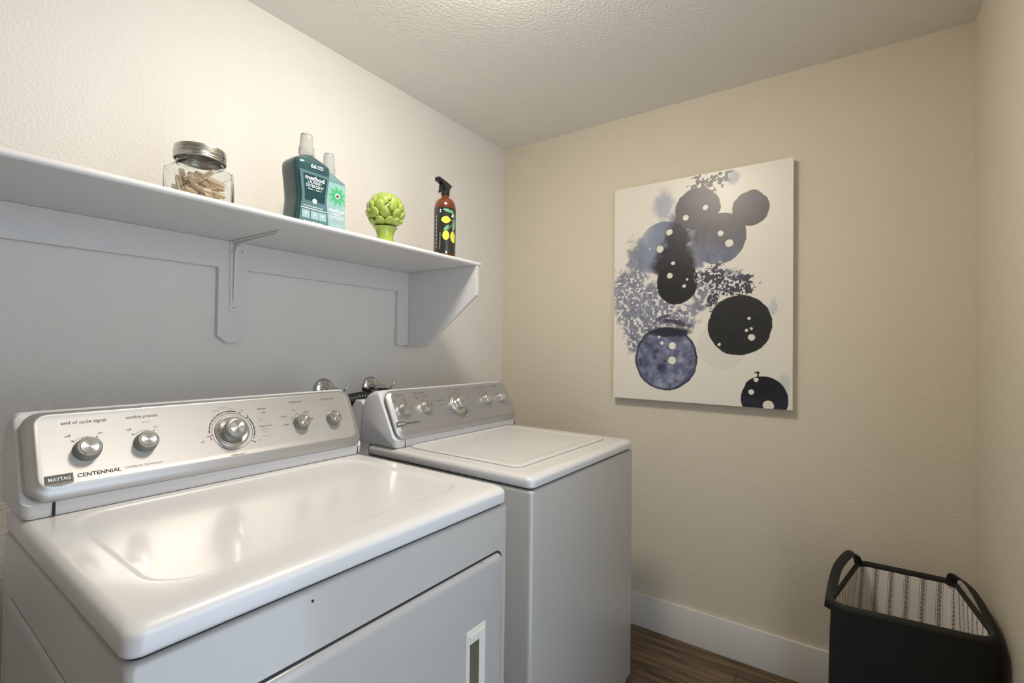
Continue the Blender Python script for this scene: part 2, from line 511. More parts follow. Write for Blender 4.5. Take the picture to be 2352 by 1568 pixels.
def appliance(root, wd, depth, zt, lz, kind):
    D = root
    x0, x1 = -wd, 0.0
    # cabinet with softly rounded top edge
    top = zt-lz-0.005
    rings = []
    for (ins, z) in ((0.012, 0.018), (0.012, 0.045), (0.0, 0.046), (0.0, top-0.009), (0.0012, top-0.0045), (0.0042, top-0.0012), (0.009, top)):
        rings.append([(x, y, z) for x, y in rr(x0+ins, x1-ins, ins, depth-ins, 0.012)])
    cab = loft(rings).build('cabinet', 'enamel_shaded', D)
    # dark ring standing in for the shadow gap between cabinet and top
    loft([[(x, y, z) for x, y in rr(x0+0.010, x1-0.010, 0.010, depth-0.010, 0.012)] for z in (top-0.002, zt-lz+0.002)]).build('top_gap_shadow', 'gap', D)
    # feet
    for fx in (x0+0.05, x1-0.05):
        for fy in (0.05, depth-0.05):
            lathe([(0.02, 0.0), (0.022, 0.004), (0.018, 0.019)], 16).xform(lambda p, a=fx, b_=fy: p+Vector((a, b_, 0))).build('levelling_foot', 'black_plastic', D)
    R = 0.020
    rings = []
    def ring(ix, ifr, ibk, r, z):
        rings.append([(x, y, zt+z) for x, y in rr(x0+ix, x1-ix, ifr, depth-ibk, r)])
    ring(0.004, 0.004, 0.004, 0.018, -lz)
    ring(0.0008, 0.0008, 0.0008, 0.020, -lz+0.003)
    ring(0, 0, 0, 0.022, -lz+0.006)
    for i in range(9):
        a = PI/2*i/8
        k = 1-math.cos(a)
        ring(R*k*0.8, R*k*1.25, R*k*0.6, 0.022, -R*0.75*(1-math.sin(a)))
    if kind == 'dryer':
        rec = []
        for i in range(9):
            s = i/8
            rec.append((0.018*s, -0.0050*(3*s*s-2*s**3)))
        for ins, dz in rec:
            rings.append([(x, y, zt+dz) for x, y in rr(x0+0.052+ins, x1-0.050-ins, 0.080+ins, 0.535-ins*0.4, max(0.03, 0.070-ins*0.6))])
        loft(rings).build('top_panel', 'enamel', D, angle=50)
    else:
        loft(rings).build('top_panel', 'enamel', D, angle=50)
        lr = []
        for ins, dz in ((0.0025, 0.0004), (0.0, 0.0010), (0.0, 0.0032), (0.001, 0.0044), (0.0035, 0.0054), (0.008, 0.0058), (0.026, 0.0058), (0.030, 0.0054), (0.034, 0.0042), (0.038, 0.0034), (0.045, 0.0032)):
            lr.append([(x, y, zt+dz) for x, y in rr(x0+0.055+ins, x1-0.060-ins, 0.085+ins, 0.548-ins*0.3, max(0.01, 0.03-ins*0.4))])
        loft(lr).build('lid', 'enamel', D, angle=50)
    # console housing (white)
    prof = [(0.560, 0.0003), (0.5545, 0.0015), (0.5520, 0.005), (0.551, 0.012), (0.5495, 0.0275), (0.556, 0.034), (0.640, 0.186), (0.652, 0.190), (0.674, 0.187),
            (0.700, 0.176), (0.722, 0.157), (0.734, 0.132), (0.740, 0.100), (0.741, 0.0003)]
    rings = []
    for x, ins in ((x0+0.0010, 0.0150), (x0+0.0020, 0.0105), (x0+0.0045, 0.0060), (x0+0.0080, 0.0025), (x0+0.0120, 0.0006), (x0+0.0160, 0.0), (x1-0.0160, 0.0), (x1-0.0120, 0.0006), (x1-0.0080, 0.0025), (x1-0.0045, 0.0060), (x1-0.0020, 0.0105), (x1-0.0010, 0.0150)):
        cy, cz = 0.64, 0.09
        ring_ = []
        for (py, pz) in prof:
            dy, dz = py-cy, pz-cz
            L_ = math.hypot(dy, dz)
            k = (L_-ins)/L_
            ring_.append((x, cy+dy*k, zt+max(0.0003, cz+dz*k)))
        rings.append(ring_)
    hs = loft(rings).build('console_housing', 'plastic_white', D, angle=28)
    # thin upright joints in the base strip
    for xx in ((x0+0.045), (x1-0.018)):
        wdt = 0.0022 if (kind == 'dryer' and xx < -0.4) else 0.0006
        box(xx-wdt, xx+wdt, 0.5488, 0.552, zt+0.002, zt+0.028).build('base_strip_joint', 'gap', hs, smooth=False)
    # silver control panel
    fn = panel_fn(zt)
    VT = 0.176
    rings = []
    for (l, b_, tp, r, wv) in ((0.004, 0.0, 0.0, 0.030, -0.004), (0.0, 0.0, 0.0, 0.032, 0.0), (0.0, 0.0, 0.0, 0.032, 0.004), (0.002, 0.0015, 0.001, 0.031, 0.0065),
                              (0.010, 0.012, 0.005, 0.026, 0.0105), (0.015, 0.019, 0.008, 0.022, 0.0128), (0.0165, 0.0215, 0.0092, 0.021, 0.0142), (0.018, 0.0235, 0.0105, 0.020, 0.0146), (0.021, 0.026, 0.013, 0.018, 0.0140)):
        rings.append([tuple(fn(Vector((x, y, wv)))) for x, y in rr(x0+0.006+l, x1-0.006-l, b_, VT-tp, r, 9)])
    loft(rings).build('control_panel', 'silver' if kind == 'dryer' else 'silver_dark', D, angle=40)
    return cab

def print_on(panel_root, b, mats, zt, wv=0.01445, name='printed_markings'):
    fn = panel_fn(zt)
    b.xform(lambda p: fn(Vector((p.x, p.y, wv + p.z))))
    o = b.build(name, mats, panel_root, smooth=False, fix=False)
    return o

def badge(D, zt, cx, cy, wd, ht):
    fn = panel_fn(zt)
    def shield(s, wv):
        a, h = wd/2*s, ht/2*s
        return [tuple(fn(Vector((cx+x, cy+y, wv)))) for x, y in ((-a, h), (-a, -h*0.55), (0, -h), (a, -h*0.55), (a, h))]
    bd = loft([shield(1.0, 0.0142), shield(1.0, 0.0158), shield(0.94, 0.0164)]).build('maker_badge', 'chrome', D, smooth=False)
    def plate(s, wv):
        a, h = wd/2*s, ht/2
        return [tuple(fn(Vector((cx+x, cy+y, wv)))) for x, y in ((-a, h*0.82), (-a, -h*0.42), (a, -h*0.42), (a, h*0.82))]
    loft([plate(0.9, 0.0163), plate(0.9, 0.0168)]).build('badge_plate', 'badge', bd, smooth=False)
    tx = text('MAYTAG', cx, cy+ht*0.10, wd*0.78, ht*0.42, bold=0.012)
    print_on(bd, tx, ['ink_white'], zt, 0.0170, 'badge_lettering')

# ---- dryer
TH_D = math.radians(-0.6365)
dry = empty('clothes_dryer', (-1.2502, -0.9359, 0), TH_D,
            'white front-loading clothes dryer with silver control panel, nearest the viewer', 'clothes dryer')
WD, ZD, LZD = 0.737, 0.950, 0.0378
cab = appliance(dry, WD, 0.690, ZD, LZD, 'dryer')
# embossed side panel
rings = []
for ins, dx in ((0, 0.0005), (0.004, 0.0035), (0.018, 0.0045)):
    rings.append([(-WD-dx, x, y) for x, y in rr(0.055+ins, 0.635-ins, 0.10+ins, 0.80-ins, 0.03)])
loft(rings, cap0=False).build('side_emboss', 'enamel_shaded', cab)
# door: dark strip standing in for the shadowed gap, slab with soft edges, handle with a real pocket
def xz_rings(x0, x1, z0, z1, r, specs):
    out = []
    for ins, y in specs:
        out.append([(x, y, z) for x, z in rr(x0+ins, x1-ins, z0+ins, z1-ins, max(0.004, r-ins*0.5))])
    return out
door_x0, door_x1, door_z0, door_z1 = -0.710, -0.027, 0.270, 0.806
loft(xz_rings(door_x0-0.003, door_x1+0.003, door_z0-0.003, door_z1+0.0045, 0.022, ((0, 0.004), (0, -0.0006)))).build('door_gap_shadow', 'gap', cab)
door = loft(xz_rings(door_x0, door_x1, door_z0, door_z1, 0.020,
            ((0, 0.02), (0, -0.0005), (0.0015, -0.004), (0.005, -0.0075), (0.010, -0.0095), (0.016, -0.0102)))).build('door', 'enamel_shaded', dry, angle=50)
hx0, hx1, hz0, hz1 = -0.1495, -0.1165, 0.470, 0.652
for ob_ in (door, cab):
    cut = box(hx0, hx1, -0.05, 0.024, hz0, hz1).build('cut', 'gap', dry, smooth=False)
    boolean_cut(ob_, cut)
    drop(cut)
gap_shadow = [o for o in cab.children if o.name.startswith('door_gap_shadow')][0]
cut = box(hx0, hx1, -0.05, 0.024, hz0, hz1).build('cut', 'gap', dry, smooth=False)
boolean_cut(gap_shadow, cut)
drop(cut)
hb = MB()
# pocket shell: back + four walls, then the raised surround
e = 0.0012
pk = [[(x, -0.0125, z) for x, z in ((hx0+e, hz0+e), (hx1-e, hz0+e), (hx1-e, hz1-e), (hx0+e, hz1-e))],
      [(x, 0.0235, z) for x, z in ((hx0+e, hz0+e), (hx1-e, hz0+e), (hx1-e, hz1-e), (hx0+e, hz1-e))]]
pb = loft(pk, cap0=False, cap1=True)
hd = MB()
ox0, ox1, oz0, oz1 = -0.160, -0.0965, 0.440, 0.680
outer = [((ox0, oz0), (ox1, oz0), (ox1, oz1), (ox0, oz1), 0.0, -0.0100),
         ((ox0, oz0), (ox1, oz0), (ox1, oz1), (ox0, oz1), 0.0, -0.0118),
         ((ox0+0.0012, oz0+0.0012), (ox1-0.0012, oz0+0.0012), (ox1-0.0012, oz1-0.0012), (ox0+0.0012, oz1-0.0012), 0.0, -0.0132)]
rg = [[(p[0], r_[5], p[1]) for p in r_[:4]] for r_ in outer]
rg.append([(x, -0.0125, z) for x, z in ((hx0+e, hz0+e), (hx1-e, hz0+e), (hx1-e, hz1-e), (hx0+e, hz1-e))])
handle = loft(rg, cap0=False, cap1=False).build('handle', 'cream', door, smooth=False)
# arched lip at the top of the grip
lip = loft([[(x, y, z) for x, z in ((-0.156, 0.671), (-0.101, 0.671), (-0.104, 0.664), (-0.118, 0.658), (-0.135, 0.660), (-0.150, 0.664))] for y in (-0.0125, -0.0165)]).build('grip_lip', 'cream', handle, smooth=False, bevel=0.0012)
pb.build('grip_pocket', 'pocket', handle, smooth=False)
for xx in (-0.100, -0.104):
    lathe([(0.0018, 0), (0.0018, 0.0012), (0.0005, 0.0018)], 10).xform(lambda p, a=xx: Vector((a+p.x, -0.004-p.z*0.3, 0.8035+p.z+p.y*0.6))).build('door_bumper', 'gap', door)
lathe([(0.0022, 0), (0.0022, 0.0012), (0.0005, 0.0018)], 10).xform(lambda p: Vector((-0.505+p.x, -0.0008-p.z*0.3, 0.889+p.y))).build('screw', 'gap', cab)

KX = [-0.640, -0.543, -0.3665, -0.187, -0.088]
KV = 0.087
for i, (x, r, h, turn) in enumerate(((KX[0], 0.0215, 0.019, 2.6), (KX[1], 0.0205, 0.019, -1.5), (KX[3], 0.0205, 0.019, -1.2), (KX[4], 0.0200, 0.019, 0.4))):
    knob_parts(dry, 'control_knob', ZD, x, KV, r, h, 'knob_grey', turn)
def dial(D, zt, x, v, body, ring_mat, r=0.0265, skirt=0.0375):
    fn = panel_fn(zt)
    Mx = Matrix(((1, 0, 0), (0, SP, -CP), (0, CP, SP)))
    sk = lathe([(skirt*1.06, 0), (skirt*1.07, 0.0010), (skirt*1.02, 0.0022), (skirt*0.99, 0.0012), (skirt*0.97, 0.0045), (skirt*0.92, 0.0060), (skirt*0.80, 0.0042), (skirt*0.66, 0.0036)], 48).build('cycle_dial', ring_mat, D)
    sk.matrix_local = Matrix.Translation(fn(Vector((x, v, 0.0144)))) @ Mx.to_4x4()
    h = 0.030
    kb = lathe([(r*0.92, 0.003), (r*0.90, 0.010), (r*0.98, h*0.80), (r*0.95, h*0.93), (r*0.86, h), (r*0.66, h+0.0008), (r*0.64, h-0.0006)], 44).build('dial_grip', body, sk)
    cp = lathe([(r*0.64, h-0.0008), (r*0.64, h+0.0008), (r*0.62, h+0.0014), (0.0003, h+0.0014)], 48).build('metal_cap', 'cap', sk)
dial(dry, ZD, KX[2], KV, 'knob_grey', 'knob_silver')
badge(dry, ZD, -0.685, 0.0335, 0.040, 0.023)
bl_ = text('CENTENNIAL', -0.625, 0.0375, 0.068, 0.0105, mi=0, bold=0.012).merge(text('COMMERCIAL TECHNOLOGY', -0.551, 0.0385, 0.068, 0.0055, mi=1))
print_on(dry, bl_, ['ink', 'ink_grey'], ZD, name='brand_lettering')
tx = MB()   # slots: 0 dark, 1 brown, 2 pale grey, 3 red
T_ = lambda *a, **k: tx.merge(text(*a, **k))
T_('end of cycle signal', -0.640, 0.1465, 0.070, 0.0098, mi=1, bold=0.004)
T_('wrinkle prevent', -0.543, 0.1465, 0.0585, 0.0098, mi=1, bold=0.004)
T_('temperature', -0.188, 0.149, 0.040, 0.0092, mi=1, bold=0.003)
T_('push to start', -0.090, 0.149, 0.042, 0.0092, mi=1, bold=0.003)
T_('sensor', -0.2845, 0.1385, 0.0235, 0.0090, mi=1, bold=0.003)
T_('dry', -0.281, 0.1275, 0.0115, 0.0090, mi=1, bold=0.003)
T_('off', -0.667, 0.119, 0.009, 0.0066, mi=1)
T_('on', -0.617, 0.1195, 0.008, 0.0066, mi=1)
T_('off', -0.569, 0.119, 0.009, 0.0066, mi=1)
T_('on', -0.521, 0.1195, 0.008, 0.0066, mi=2)
T_('60 min', -0.538, 0.133, 0.014, 0.0050, mi=2)
for (s, x, v, wd_) in (('extra low', -0.229, 0.110, 0.018), ('low', -0.200, 0.125, 0.008), ('medium', -0.164, 0.116, 0.015), ('high', -0.153, 0.095, 0.010), ('air fluff', -0.229, 0.086, 0.016)):
    T_(s, x, v, wd_, 0.0058, mi=0)
    tx.merge(line(x-wd_*0.4, v-0.007, x+wd_*0.4, v-0.007, 0.0004, 2))
for (s, x, v, wd_, mi_) in (('damp', -0.293, 0.111, 0.010, 2), ('more dry', -0.288, 0.1045, 0.018, 2), ('energy preferred', -0.283, 0.0905, 0.034, 1), ('wrinkle free', -0.286, 0.081, 0.021, 2), ('very dry', -0.287, 0.0745, 0.016, 2),
                           ('less dry', -0.287, 0.064, 0.018, 2), ('off', -0.305, 0.055, 0.007, 2), ('off', -0.4345, 0.070, 0.008, 3), ('off', -0.334, 0.138, 0.006, 3), ('wrinkle prevent', -0.364, 0.0275, 0.032, 0),
                           ('time dry', -0.377, 0.1505, 0.018, 2), ('heavy', -0.360, 0.146, 0.010, 2), ('normal', -0.394, 0.144, 0.014, 2)):
    T_(s, x, v, wd_, 0.0060, mi=mi_)
print_on(dry, tx, ['ink', 'ink_brown', 'ink_grey', 'ink_red'], ZD)
tx = MB()
cx, cy = KX[2]+0.001, KV
deg = math.radians
tx.merge(arc_strip(cx, cy, 0.0462, 0.0470, deg(190), deg(318), 0))
tx.merge(arc_strip(cx, cy, 0.0462, 0.0470, deg(35), deg(188), 0))
tx.merge(arc_strip(cx, cy, 0.0462, 0.0470, deg(-36), deg(33), 0))
tx.merge(line(cx-0.0465, cy-0.0045, cx-0.0585, cy-0.006, 0.0014, 0))
tx.merge(line(cx+0.037, cy-0.0285, cx+0.049, cy-0.036, 0.0014, 0))
tx.merge(line(cx+0.0375, cy+0.028, cx+0.043, cy+0.037, 0.0014, 0))
for a0, a1 in ((178, 169), (167, 158), (156, 148), (146, 138), (136, 128), (126, 112), (110, 106), (104, 100), (98, 72)):
    tx.merge(arc_strip(cx, cy, 0.0508, 0.0532, deg(a0), deg(a1), 0, n=6))
tx.merge(arc_strip(cx, cy, 0.0508, 0.0532, deg(66), deg(58), 3, n=4))
tx.merge(arc_strip(cx, cy, 0.0508, 0.0532, deg(198), deg(190), 3, n=4))
for a0, a1 in ((38, 34), (32, 10), (8, -4), (-6, -22), (-25, -29)):
    tx.merge(arc_strip(cx, cy, 0.0508, 0.0532, deg(a0), deg(a1), 0, n=6))
for kx in (KX[0], KX[1]):
    tx.merge(arc_strip(kx, KV, 0.0262, 0.0268, deg(135), deg(55), 0))
    for a in (135, 55):
        tx.merge(line(kx+0.0265*math.cos(deg(a)), KV+0.0265*math.sin(deg(a)), kx+0.029*math.cos(deg(a)), KV+0.029*math.sin(deg(a)), 0.0012, 0))
        tx.merge(arc_strip(kx+0.0303*math.cos(deg(a)), KV+0.0303*math.sin(deg(a)), 0.0012, 0.0017, 0, 2*PI, 0, n=12))
tx.merge(arc_strip(KX[3], KV, 0.0255, 0.0261, deg(195), deg(95), 0))
for a in (195, 148, 102, 0):
    tx.merge(line(KX[3]+0.0258*math.cos(deg(a)), KV+0.0258*math.sin(deg(a)), KX[3]+0.029*math.cos(deg(a)), KV+0.029*math.sin(deg(a)), 0.0011, 0))
print_on(dry, tx, ['ink', 'ink_brown', 'ink_grey', 'ink_red'], ZD, name='dial_scale')

# ---- washer
TH_W = math.radians(-1.0738)
was = empty('washing_machine', (-0.4033, -0.9223, 0), TH_W,
            'white top-loading washing machine with silver console, beyond the dryer and beside the far wall', 'washing machine')
WW, ZW, LZW = 0.6996, 0.9322, 0.0326
cabw = appliance(was, WW, 0.700, ZW, LZW, 'washer')
# lower hump of the rear housing
rh = [(0.700, 0.0003), (0.700, 0.115), (0.745, 0.150), (0.775, 0.150), (0.800, 0.120), (0.815, 0.06), (0.815, -0.10), (0.700, -0.10)]
loft([[(x, y, ZW+z) for y, z in rh] for x in (-WW+0.006, -WW+0.05)]).build('rear_housing', 'plastic_white', was, smooth=False, bevel=0.004)
KW = [-0.634, -0.533, -0.3585, -0.1855, -0.088]
KVW = 0.099
for x, r in ((KW[0], 0.0215), (KW[1], 0.0205), (KW[3], 0.0195), (KW[4], 0.0195)):
    knob_parts(was, 'control_knob', ZW, x, KVW, r, 0.020, 'knob_silver', 0.3)
dial(was, ZW, KW[2]-0.002, KVW-0.004, 'knob_silver', 'knob_silver', r=0.0245, skirt=0.037)
badge(was, ZW, -0.669, 0.0475, 0.034, 0.021)
bl_ = text('CENTENNIAL', -0.615, 0.0490, 0.068, 0.0100, mi=0, bold=0.010).merge(text('COMMERCIAL TECHNOLOGY', -0.540, 0.0510, 0.068, 0.0050, mi=1))
print_on(was, bl_, ['ink', 'ink_grey'], ZW, name='brand_lettering')
tx = MB()
T_('temperature', -0.637, 0.1545, 0.044, 0.0088, mi=1, bold=0.003)
T_('fabric softener', -0.545, 0.1550, 0.048, 0.0088, mi=1, bold=0.003)
T_('spin speed', -0.199, 0.1560, 0.036, 0.0088, mi=1, bold=0.003)
T_('load size', -0.100, 0.1560, 0.033, 0.0088, mi=1, bold=0.003)
for (s, x, v, wd_) in (('hot', -0.668, 0.137, 0.009), ('warm', -0.666, 0.130, 0.012), ('cool', -0.625, 0.139, 0.009), ('cold', -0.621, 0.133, 0.015), ('warm', -0.671, 0.107, 0.009), ('low', -0.597, 0.114, 0.007),
                       ('tap', -0.661, 0.080, 0.008), ('cold', -0.659, 0.073, 0.010), ('tap', -0.594, 0.086, 0.007), ('second', -0.569, 0.142, 0.020), ('rinse', -0.562, 0.135, 0.011), ('rinse', -0.523, 0.144, 0.016), ('only', -0.516, 0.137, 0.011),
                       ('whitest whites', -0.452, 0.119, 0.036), ('heavy duty', -0.445, 0.101, 0.031), ('normal', -0.424, 0.079, 0.021), ('casual', -0.407, 0.063, 0.016), ('rinse + spin', -0.362, 0.0395, 0.036), ('delicates', -0.300, 0.061, 0.022),
                       ('soak', -0.298, 0.116, 0.014), ('hand wash', -0.343, 0.157, 0.020), ('bulky', -0.383, 0.160, 0.012), ('high', -0.196, 0.140, 0.010), ('max', -0.213, 0.126, 0.008), ('extra low', -0.172, 0.131, 0.012)):
    T_(s, x, v, wd_, 0.0056, mi=0)
print_on(was, tx, ['ink', 'ink_brown', 'ink_grey'], ZW)
tx = MB()
cx, cy = KW[2]-0.002, KVW-0.004
tx.merge(arc_strip(cx, cy, 0.0455, 0.0463, deg(20), deg(340), 0))
tx.merge(arc_strip(cx, cy, 0.0500, 0.0506, deg(85), deg(170), 0))
for a in range(185, 275, 14):
    tx.merge(arc_strip(cx, cy, 0.0490, 0.0512, deg(a), deg(a+6), 0, n=3))
tx.merge(arc_strip(cx, cy, 0.0490, 0.0512, deg(280), deg(325), 0))
for kx, angs in ((KW[0], (140, 100, 175, 215, 20, -20)), (KW[1], (140, 95)), (KW[3], (150, 105)), (KW[4], (140, 95))):
    for a in angs:
        tx.merge(line(kx+0.0255*math.cos(deg(a)), KVW+0.0255*math.sin(deg(a)), kx+0.029*math.cos(deg(a)), KVW+0.029*math.sin(deg(a)), 0.0010, 0))
    tx.merge(arc_strip(kx, KVW, 0.0250, 0.0256, deg(max(angs)), deg(95), 0))
T_ = lambda *a, **k: tx.merge(text(*a, **k))
T_('10', -0.028, 0.074, 0.010, 0.010, mi=2)
T_('year limited', -0.055, 0.066, 0.036, 0.0050, mi=1)
T_('yr', -0.024, 0.063, 0.008, 0.0050, mi=1)
print_on(was, tx, ['ink', 'ink_brown', 'ink_grey'], ZW, name='dial_scale')

# ------------------------------------------------------------------ wall shelf
SX1, SYF, SZT, SZB = -0.7004, -0.4017, 1.6130, 1.5985
shelf = empty('wall_shelf', (-1.5, 0, SZB), 0, 'long white painted wall shelf with end bracket above the dryer and washer', 'shelf')
off = Vector((1.5, 0, -SZB))
rel = lambda p: p+off
XS0 = XN+0.002
# board with a rounded front edge
prof = [(-0.0006, SZB), (SYF+0.004, SZB), (SYF+0.001, SZB+0.003), (SYF, SZB+0.007), (SYF+0.001, SZT-0.003), (SYF+0.004, SZT), (-0.0006, SZT)]
loft([[(x, y, z) for y, z in prof] for x in (XS0, SX1)]).xform(rel).build('shelf_board', 'shelfpaint', shelf, bevel=0.0)
# cleat board with two drop legs
pts = [(XS0, SZB-0.0003), (XS0, 1.5135), (-1.5015, 1.5135), (-1.5015, 1.303), (-1.475, 1.282), (-1.441, 1.282), (-1.4155, 1.303), (-1.4155, 1.5135),
       (-0.787, 1.5135), (-0.787, 1.2820), (-0.7275, 1.2820), (-0.7275, SZB-0.0003)]
loft([[(x, y, z) for x, z in pts] for y in (-0.019, -0.0005)]).xform(rel).build('wall_cleat', 'shelfpaint', shelf, smooth=False, bevel=0.0008, seg=1)
pp = [(-0.0006, SZB-0.0003), (SYF+0.0015, SZB-0.0003), (SYF+0.0015, 1.4815), (-0.124, 1.2735), (-0.0006, 1.2735)]
loft([[(x, y, z) for y, z in pp] for x in (-0.7270, -0.7125)]).xform(rel).build('end_panel', 'shelfpaint', shelf, smooth=False, bevel=0.001, seg=1)
# steel support bracket
bx = -1.457
br = MB()
br.merge(loft([[(x, y, z) for x, z in ((bx-0.0155, 1.5975), (bx-0.0120, 1.385), (bx+0.0120, 1.385), (bx+0.0155, 1.5975))] for y in (-0.0222, -0.0192)]))
br.merge(loft([[(x, y, z) for x, y in ((bx-0.0155, -0.021), (bx+0.0155, -0.021), (bx+0.010, -0.292), (bx-0.010, -0.292))] for z in (1.5950, 1.5980)]))
o = br.xform(rel).build('support_bracket', 'shelfpaint', shelf, smooth=False, bevel=0.0006, seg=1)
o['label'] = 'painted metal support bracket'
fin = []
for s in range(15):
    pass
fp = [(-0.022, 1.400), (-0.0285, 1.420), (-0.033, 1.560), (-0.045, 1.580), (-0.075, 1.588), (-0.265, 1.5905), (-0.285, 1.5952), (-0.022, 1.5955)]
loft([[(bx+sx*k, y, z) for y, z in fp] for sx, k in ((-1, 0.0045), (1, 0.0045))]).xform(rel).build('bracket_rib', 'shelfpaint', o, bevel=0.002)
lathe([(0.0022, 0), (0.0020, 0.0008), (0.0005, 0.0010)], 10).xform(lambda p: Vector((-1.868+p.x, -0.0190-p.z, 1.550+p.y))).xform(rel).build('nail_head', 'spring', shelf)
lathe([(0.0148, 0), (0.0148, 0.002), (0.013, 0.0036), (0.006, 0.0040), (0.0055, 0.0034), (0.001, 0.0034)], 28).xform(lambda p: Vector((bx+p.x, -0.0192-p.z, 1.392+p.y))).xform(rel).build('round_end', 'shelfpaint', o)
for (sx, sz) in ((bx-0.0095, 1.567), (bx+0.0235, 1.572), (bx, 1.392)):
    lathe([(0.0028, 0), (0.0026, 0.0008), (0.001, 0.0010)], 12).xform(lambda p, a=sx, b_=sz: Vector((a+p.x, (-0.0222 if b_ > 1.5 and a < bx else (-0.0190 if b_ > 1.5 else -0.0230))-p.z, b_+p.y))).xform(rel).build('screw', 'chrome', o)

# ------------------------------------------------------------------ glass jar of clothespins
JX, JY = -1.655, -0.262
def octo(r, z, ch=0.42, n=5):
    """rounded square with broad chamfers"""
    pts = []
    a_ = r
    c = r*ch
    corners = [(a_, -a_+c), (a_, a_-c), (a_-c, a_), (-a_+c, a_), (-a_, a_-c), (-a_, -a_+c), (-a_+c, -a_), (a_-c, -a_)]
    k = len(corners)
    for i in range(k):
        p = Vector(corners[i]); q0 = Vector(corners[i-1]); q1 = Vector(corners[(i+1) % k])
        rad = min((p-q0).length, (p-q1).length)*0.22
        s0 = p+(q0-p).normalized()*rad
        s1 = p+(q1-p).normalized()*rad
        for j in range(n):
            t_ = j/(n-1)
            v = s0*(1-t_)**2+p*2*t_*(1-t_)+s1*t_**2
            pts.append((v.x, v.y, z))
    return pts
def circ(r, z, like):
    return [(r*math.cos(math.atan2(y, x)), r*math.sin(math.atan2(y, x)), z) for x, y, _ in like]
def blend(a, b_, t_): return [tuple(Vector(p)*(1-t_)+Vector(q)*t_) for p, q in zip(a, b_)]
jar = empty('glass_jar', (JX, JY, SZT), math.radians(12), 'clear faceted glass jar with metal screw lid, holding wooden clothespins', 'jar')
ref = octo(1, 0)
R0 = 0.0665
outer = [octo(R0*0.90, 0.0005), octo(R0*0.97, 0.004), octo(R0, 0.010), octo(R0, 0.088), octo(R0*0.985, 0.100)]
sh = octo(R0*0.985, 0.100)
for t_, z in ((0.25, 0.108), (0.6, 0.115), (0.9, 0.119), (1.0, 0.122)):
    c_ = circ(0.0515, z, ref)
    a_ = [(x*(1-0.28*t_), y*(1-0.28*t_), z) for x, y, _ in sh]
    outer.append(blend(a_, c_, t_))
outer += [circ(0.0515, 0.135, ref), circ(0.0510, 0.147, ref)]
th = 0.0028
inner = []
for ring_ in outer[::-1]:
    z = ring_[0][2]
    inner.append([(x*(1-th/math.hypot(x, y)), y*(1-th/math.hypot(x, y)), max(0.006, z)) for x, y, _ in ring_])
inner = [r_ for r_ in inner if r_[0][2] >= 0.010] + [[(x*0.93, y*0.93, 0.006) for x, y, _ in inner[-3]]]
JS = lambda p: Vector((p.x, p.y, p.z*0.935))
loft(outer+inner).xform(JS).build('jar_body', 'glass', jar, angle=30)
lid = lathe([(0.0555, 0.128), (0.0572, 0.1295), (0.0560, 0.132), (0.0572, 0.135), (0.0560, 0.138), (0.0572, 0.141), (0.0568, 0.146), (0.0572, 0.1465), (0.0572, 0.150),
             (0.0555, 0.1515), (0.0558, 0.158), (0.0550, 0.161), (0.052, 0.1625), (0.0005, 0.1625)], 64, cap0=False).xform(JS).build('screw_lid', 'jarlid', jar)

# clothespin prototype: two wooden prongs and a wire spring
def pin_proto():
    r = empty('clothespin', (0, 0, 0))
    def prong(s):
        # side outline (x along the length, z thickness), width along y
        o_ = [(-0.036, 0.0008), (-0.036, 0.0042), (-0.020, 0.0052), (0.0, 0.0054), (0.022, 0.0052), (0.034, 0.0036), (0.036, 0.0020), (0.034, 0.0006), (0.024, 0.0005), (0.021, 0.0014), (0.018, 0.0005), (0.004, 0.0004), (0.0, 0.0012), (-0.004, 0.0004)]
        return loft([[(x, y, z*s) for x, z in o_] for y in (-0.0045, 0.0045)])
    for s in (1, -1):
        prong(s).build('wooden_prong', 'wood', r, smooth=False, bevel=0.0004, seg=1)
    path = []
    for i in range(25):
        a = i/24*2*PI*2
        path.append((0.002*math.cos(a), -0.0052+0.0104*i/24, 0.002*math.sin(a)))
    wb = tube(path, 0.0007, 6)
    wb.merge(tube([(0.002, 0.0052, 0), (0.008, 0.0050, 0.0062), (0.010, 0.0, 0.0064), (0.008, -0.0050, 0.0062)], 0.0007, 6))
    wb.merge(tube([(0.002, -0.0052, 0), (0.008, -0.0050, -0.0062), (0.010, 0.0, -0.0064), (0.008, 0.0050, -0.0062)], 0.0007, 6))
    wb.build('wire_spring', 'spring', r)
    return r
pin0 = pin_proto()
def dup(root):
    c = root.copy()
    COL.objects.link(c)
    for ch in root.children:
        k = ch.copy()
        COL.objects.link(k)
        k.parent = c
    return c
rnd = random.Random(11)
segs = []
def seg_dist(a0, a1, b0, b1):
    best = 9
    for i in range(9):
        p = a0.lerp(a1, i/8)
        d_ = b1-b0
        t_ = max(0, min(1, (p-b0).dot(d_)/d_.dot(d_)))
        best = min(best, (p-(b0+d_*t_)).length)
    return best
def inside(p, lim=0.0560):
    x, y = p.x, p.y
    return max(abs(x), abs(y)) < lim and (abs(x)+abs(y)) < lim*1.56 and p.z > 0.0125
pins = []
def try_pin(cx_, cy_, yaw, pitch, lo=0.0125, hi=0.085):
    d_ = Vector((math.cos(yaw)*math.cos(pitch), math.sin(yaw)*math.cos(pitch), math.sin(pitch)))
    z = lo + abs(d_.z)*0.036
    while z < hi:
        c_ = Vector((cx_, cy_, z))
        a0, a1 = c_-d_*0.036, c_+d_*0.036
        if inside(a0) and inside(a1) and a1.z < 0.104 and all(seg_dist(a0, a1, s0, s1) > 0.0104 for s0, s1 in segs):
            segs.append((a0, a1))
            pins.append((c_, yaw, pitch))
            return True
        z += 0.0025
    return False
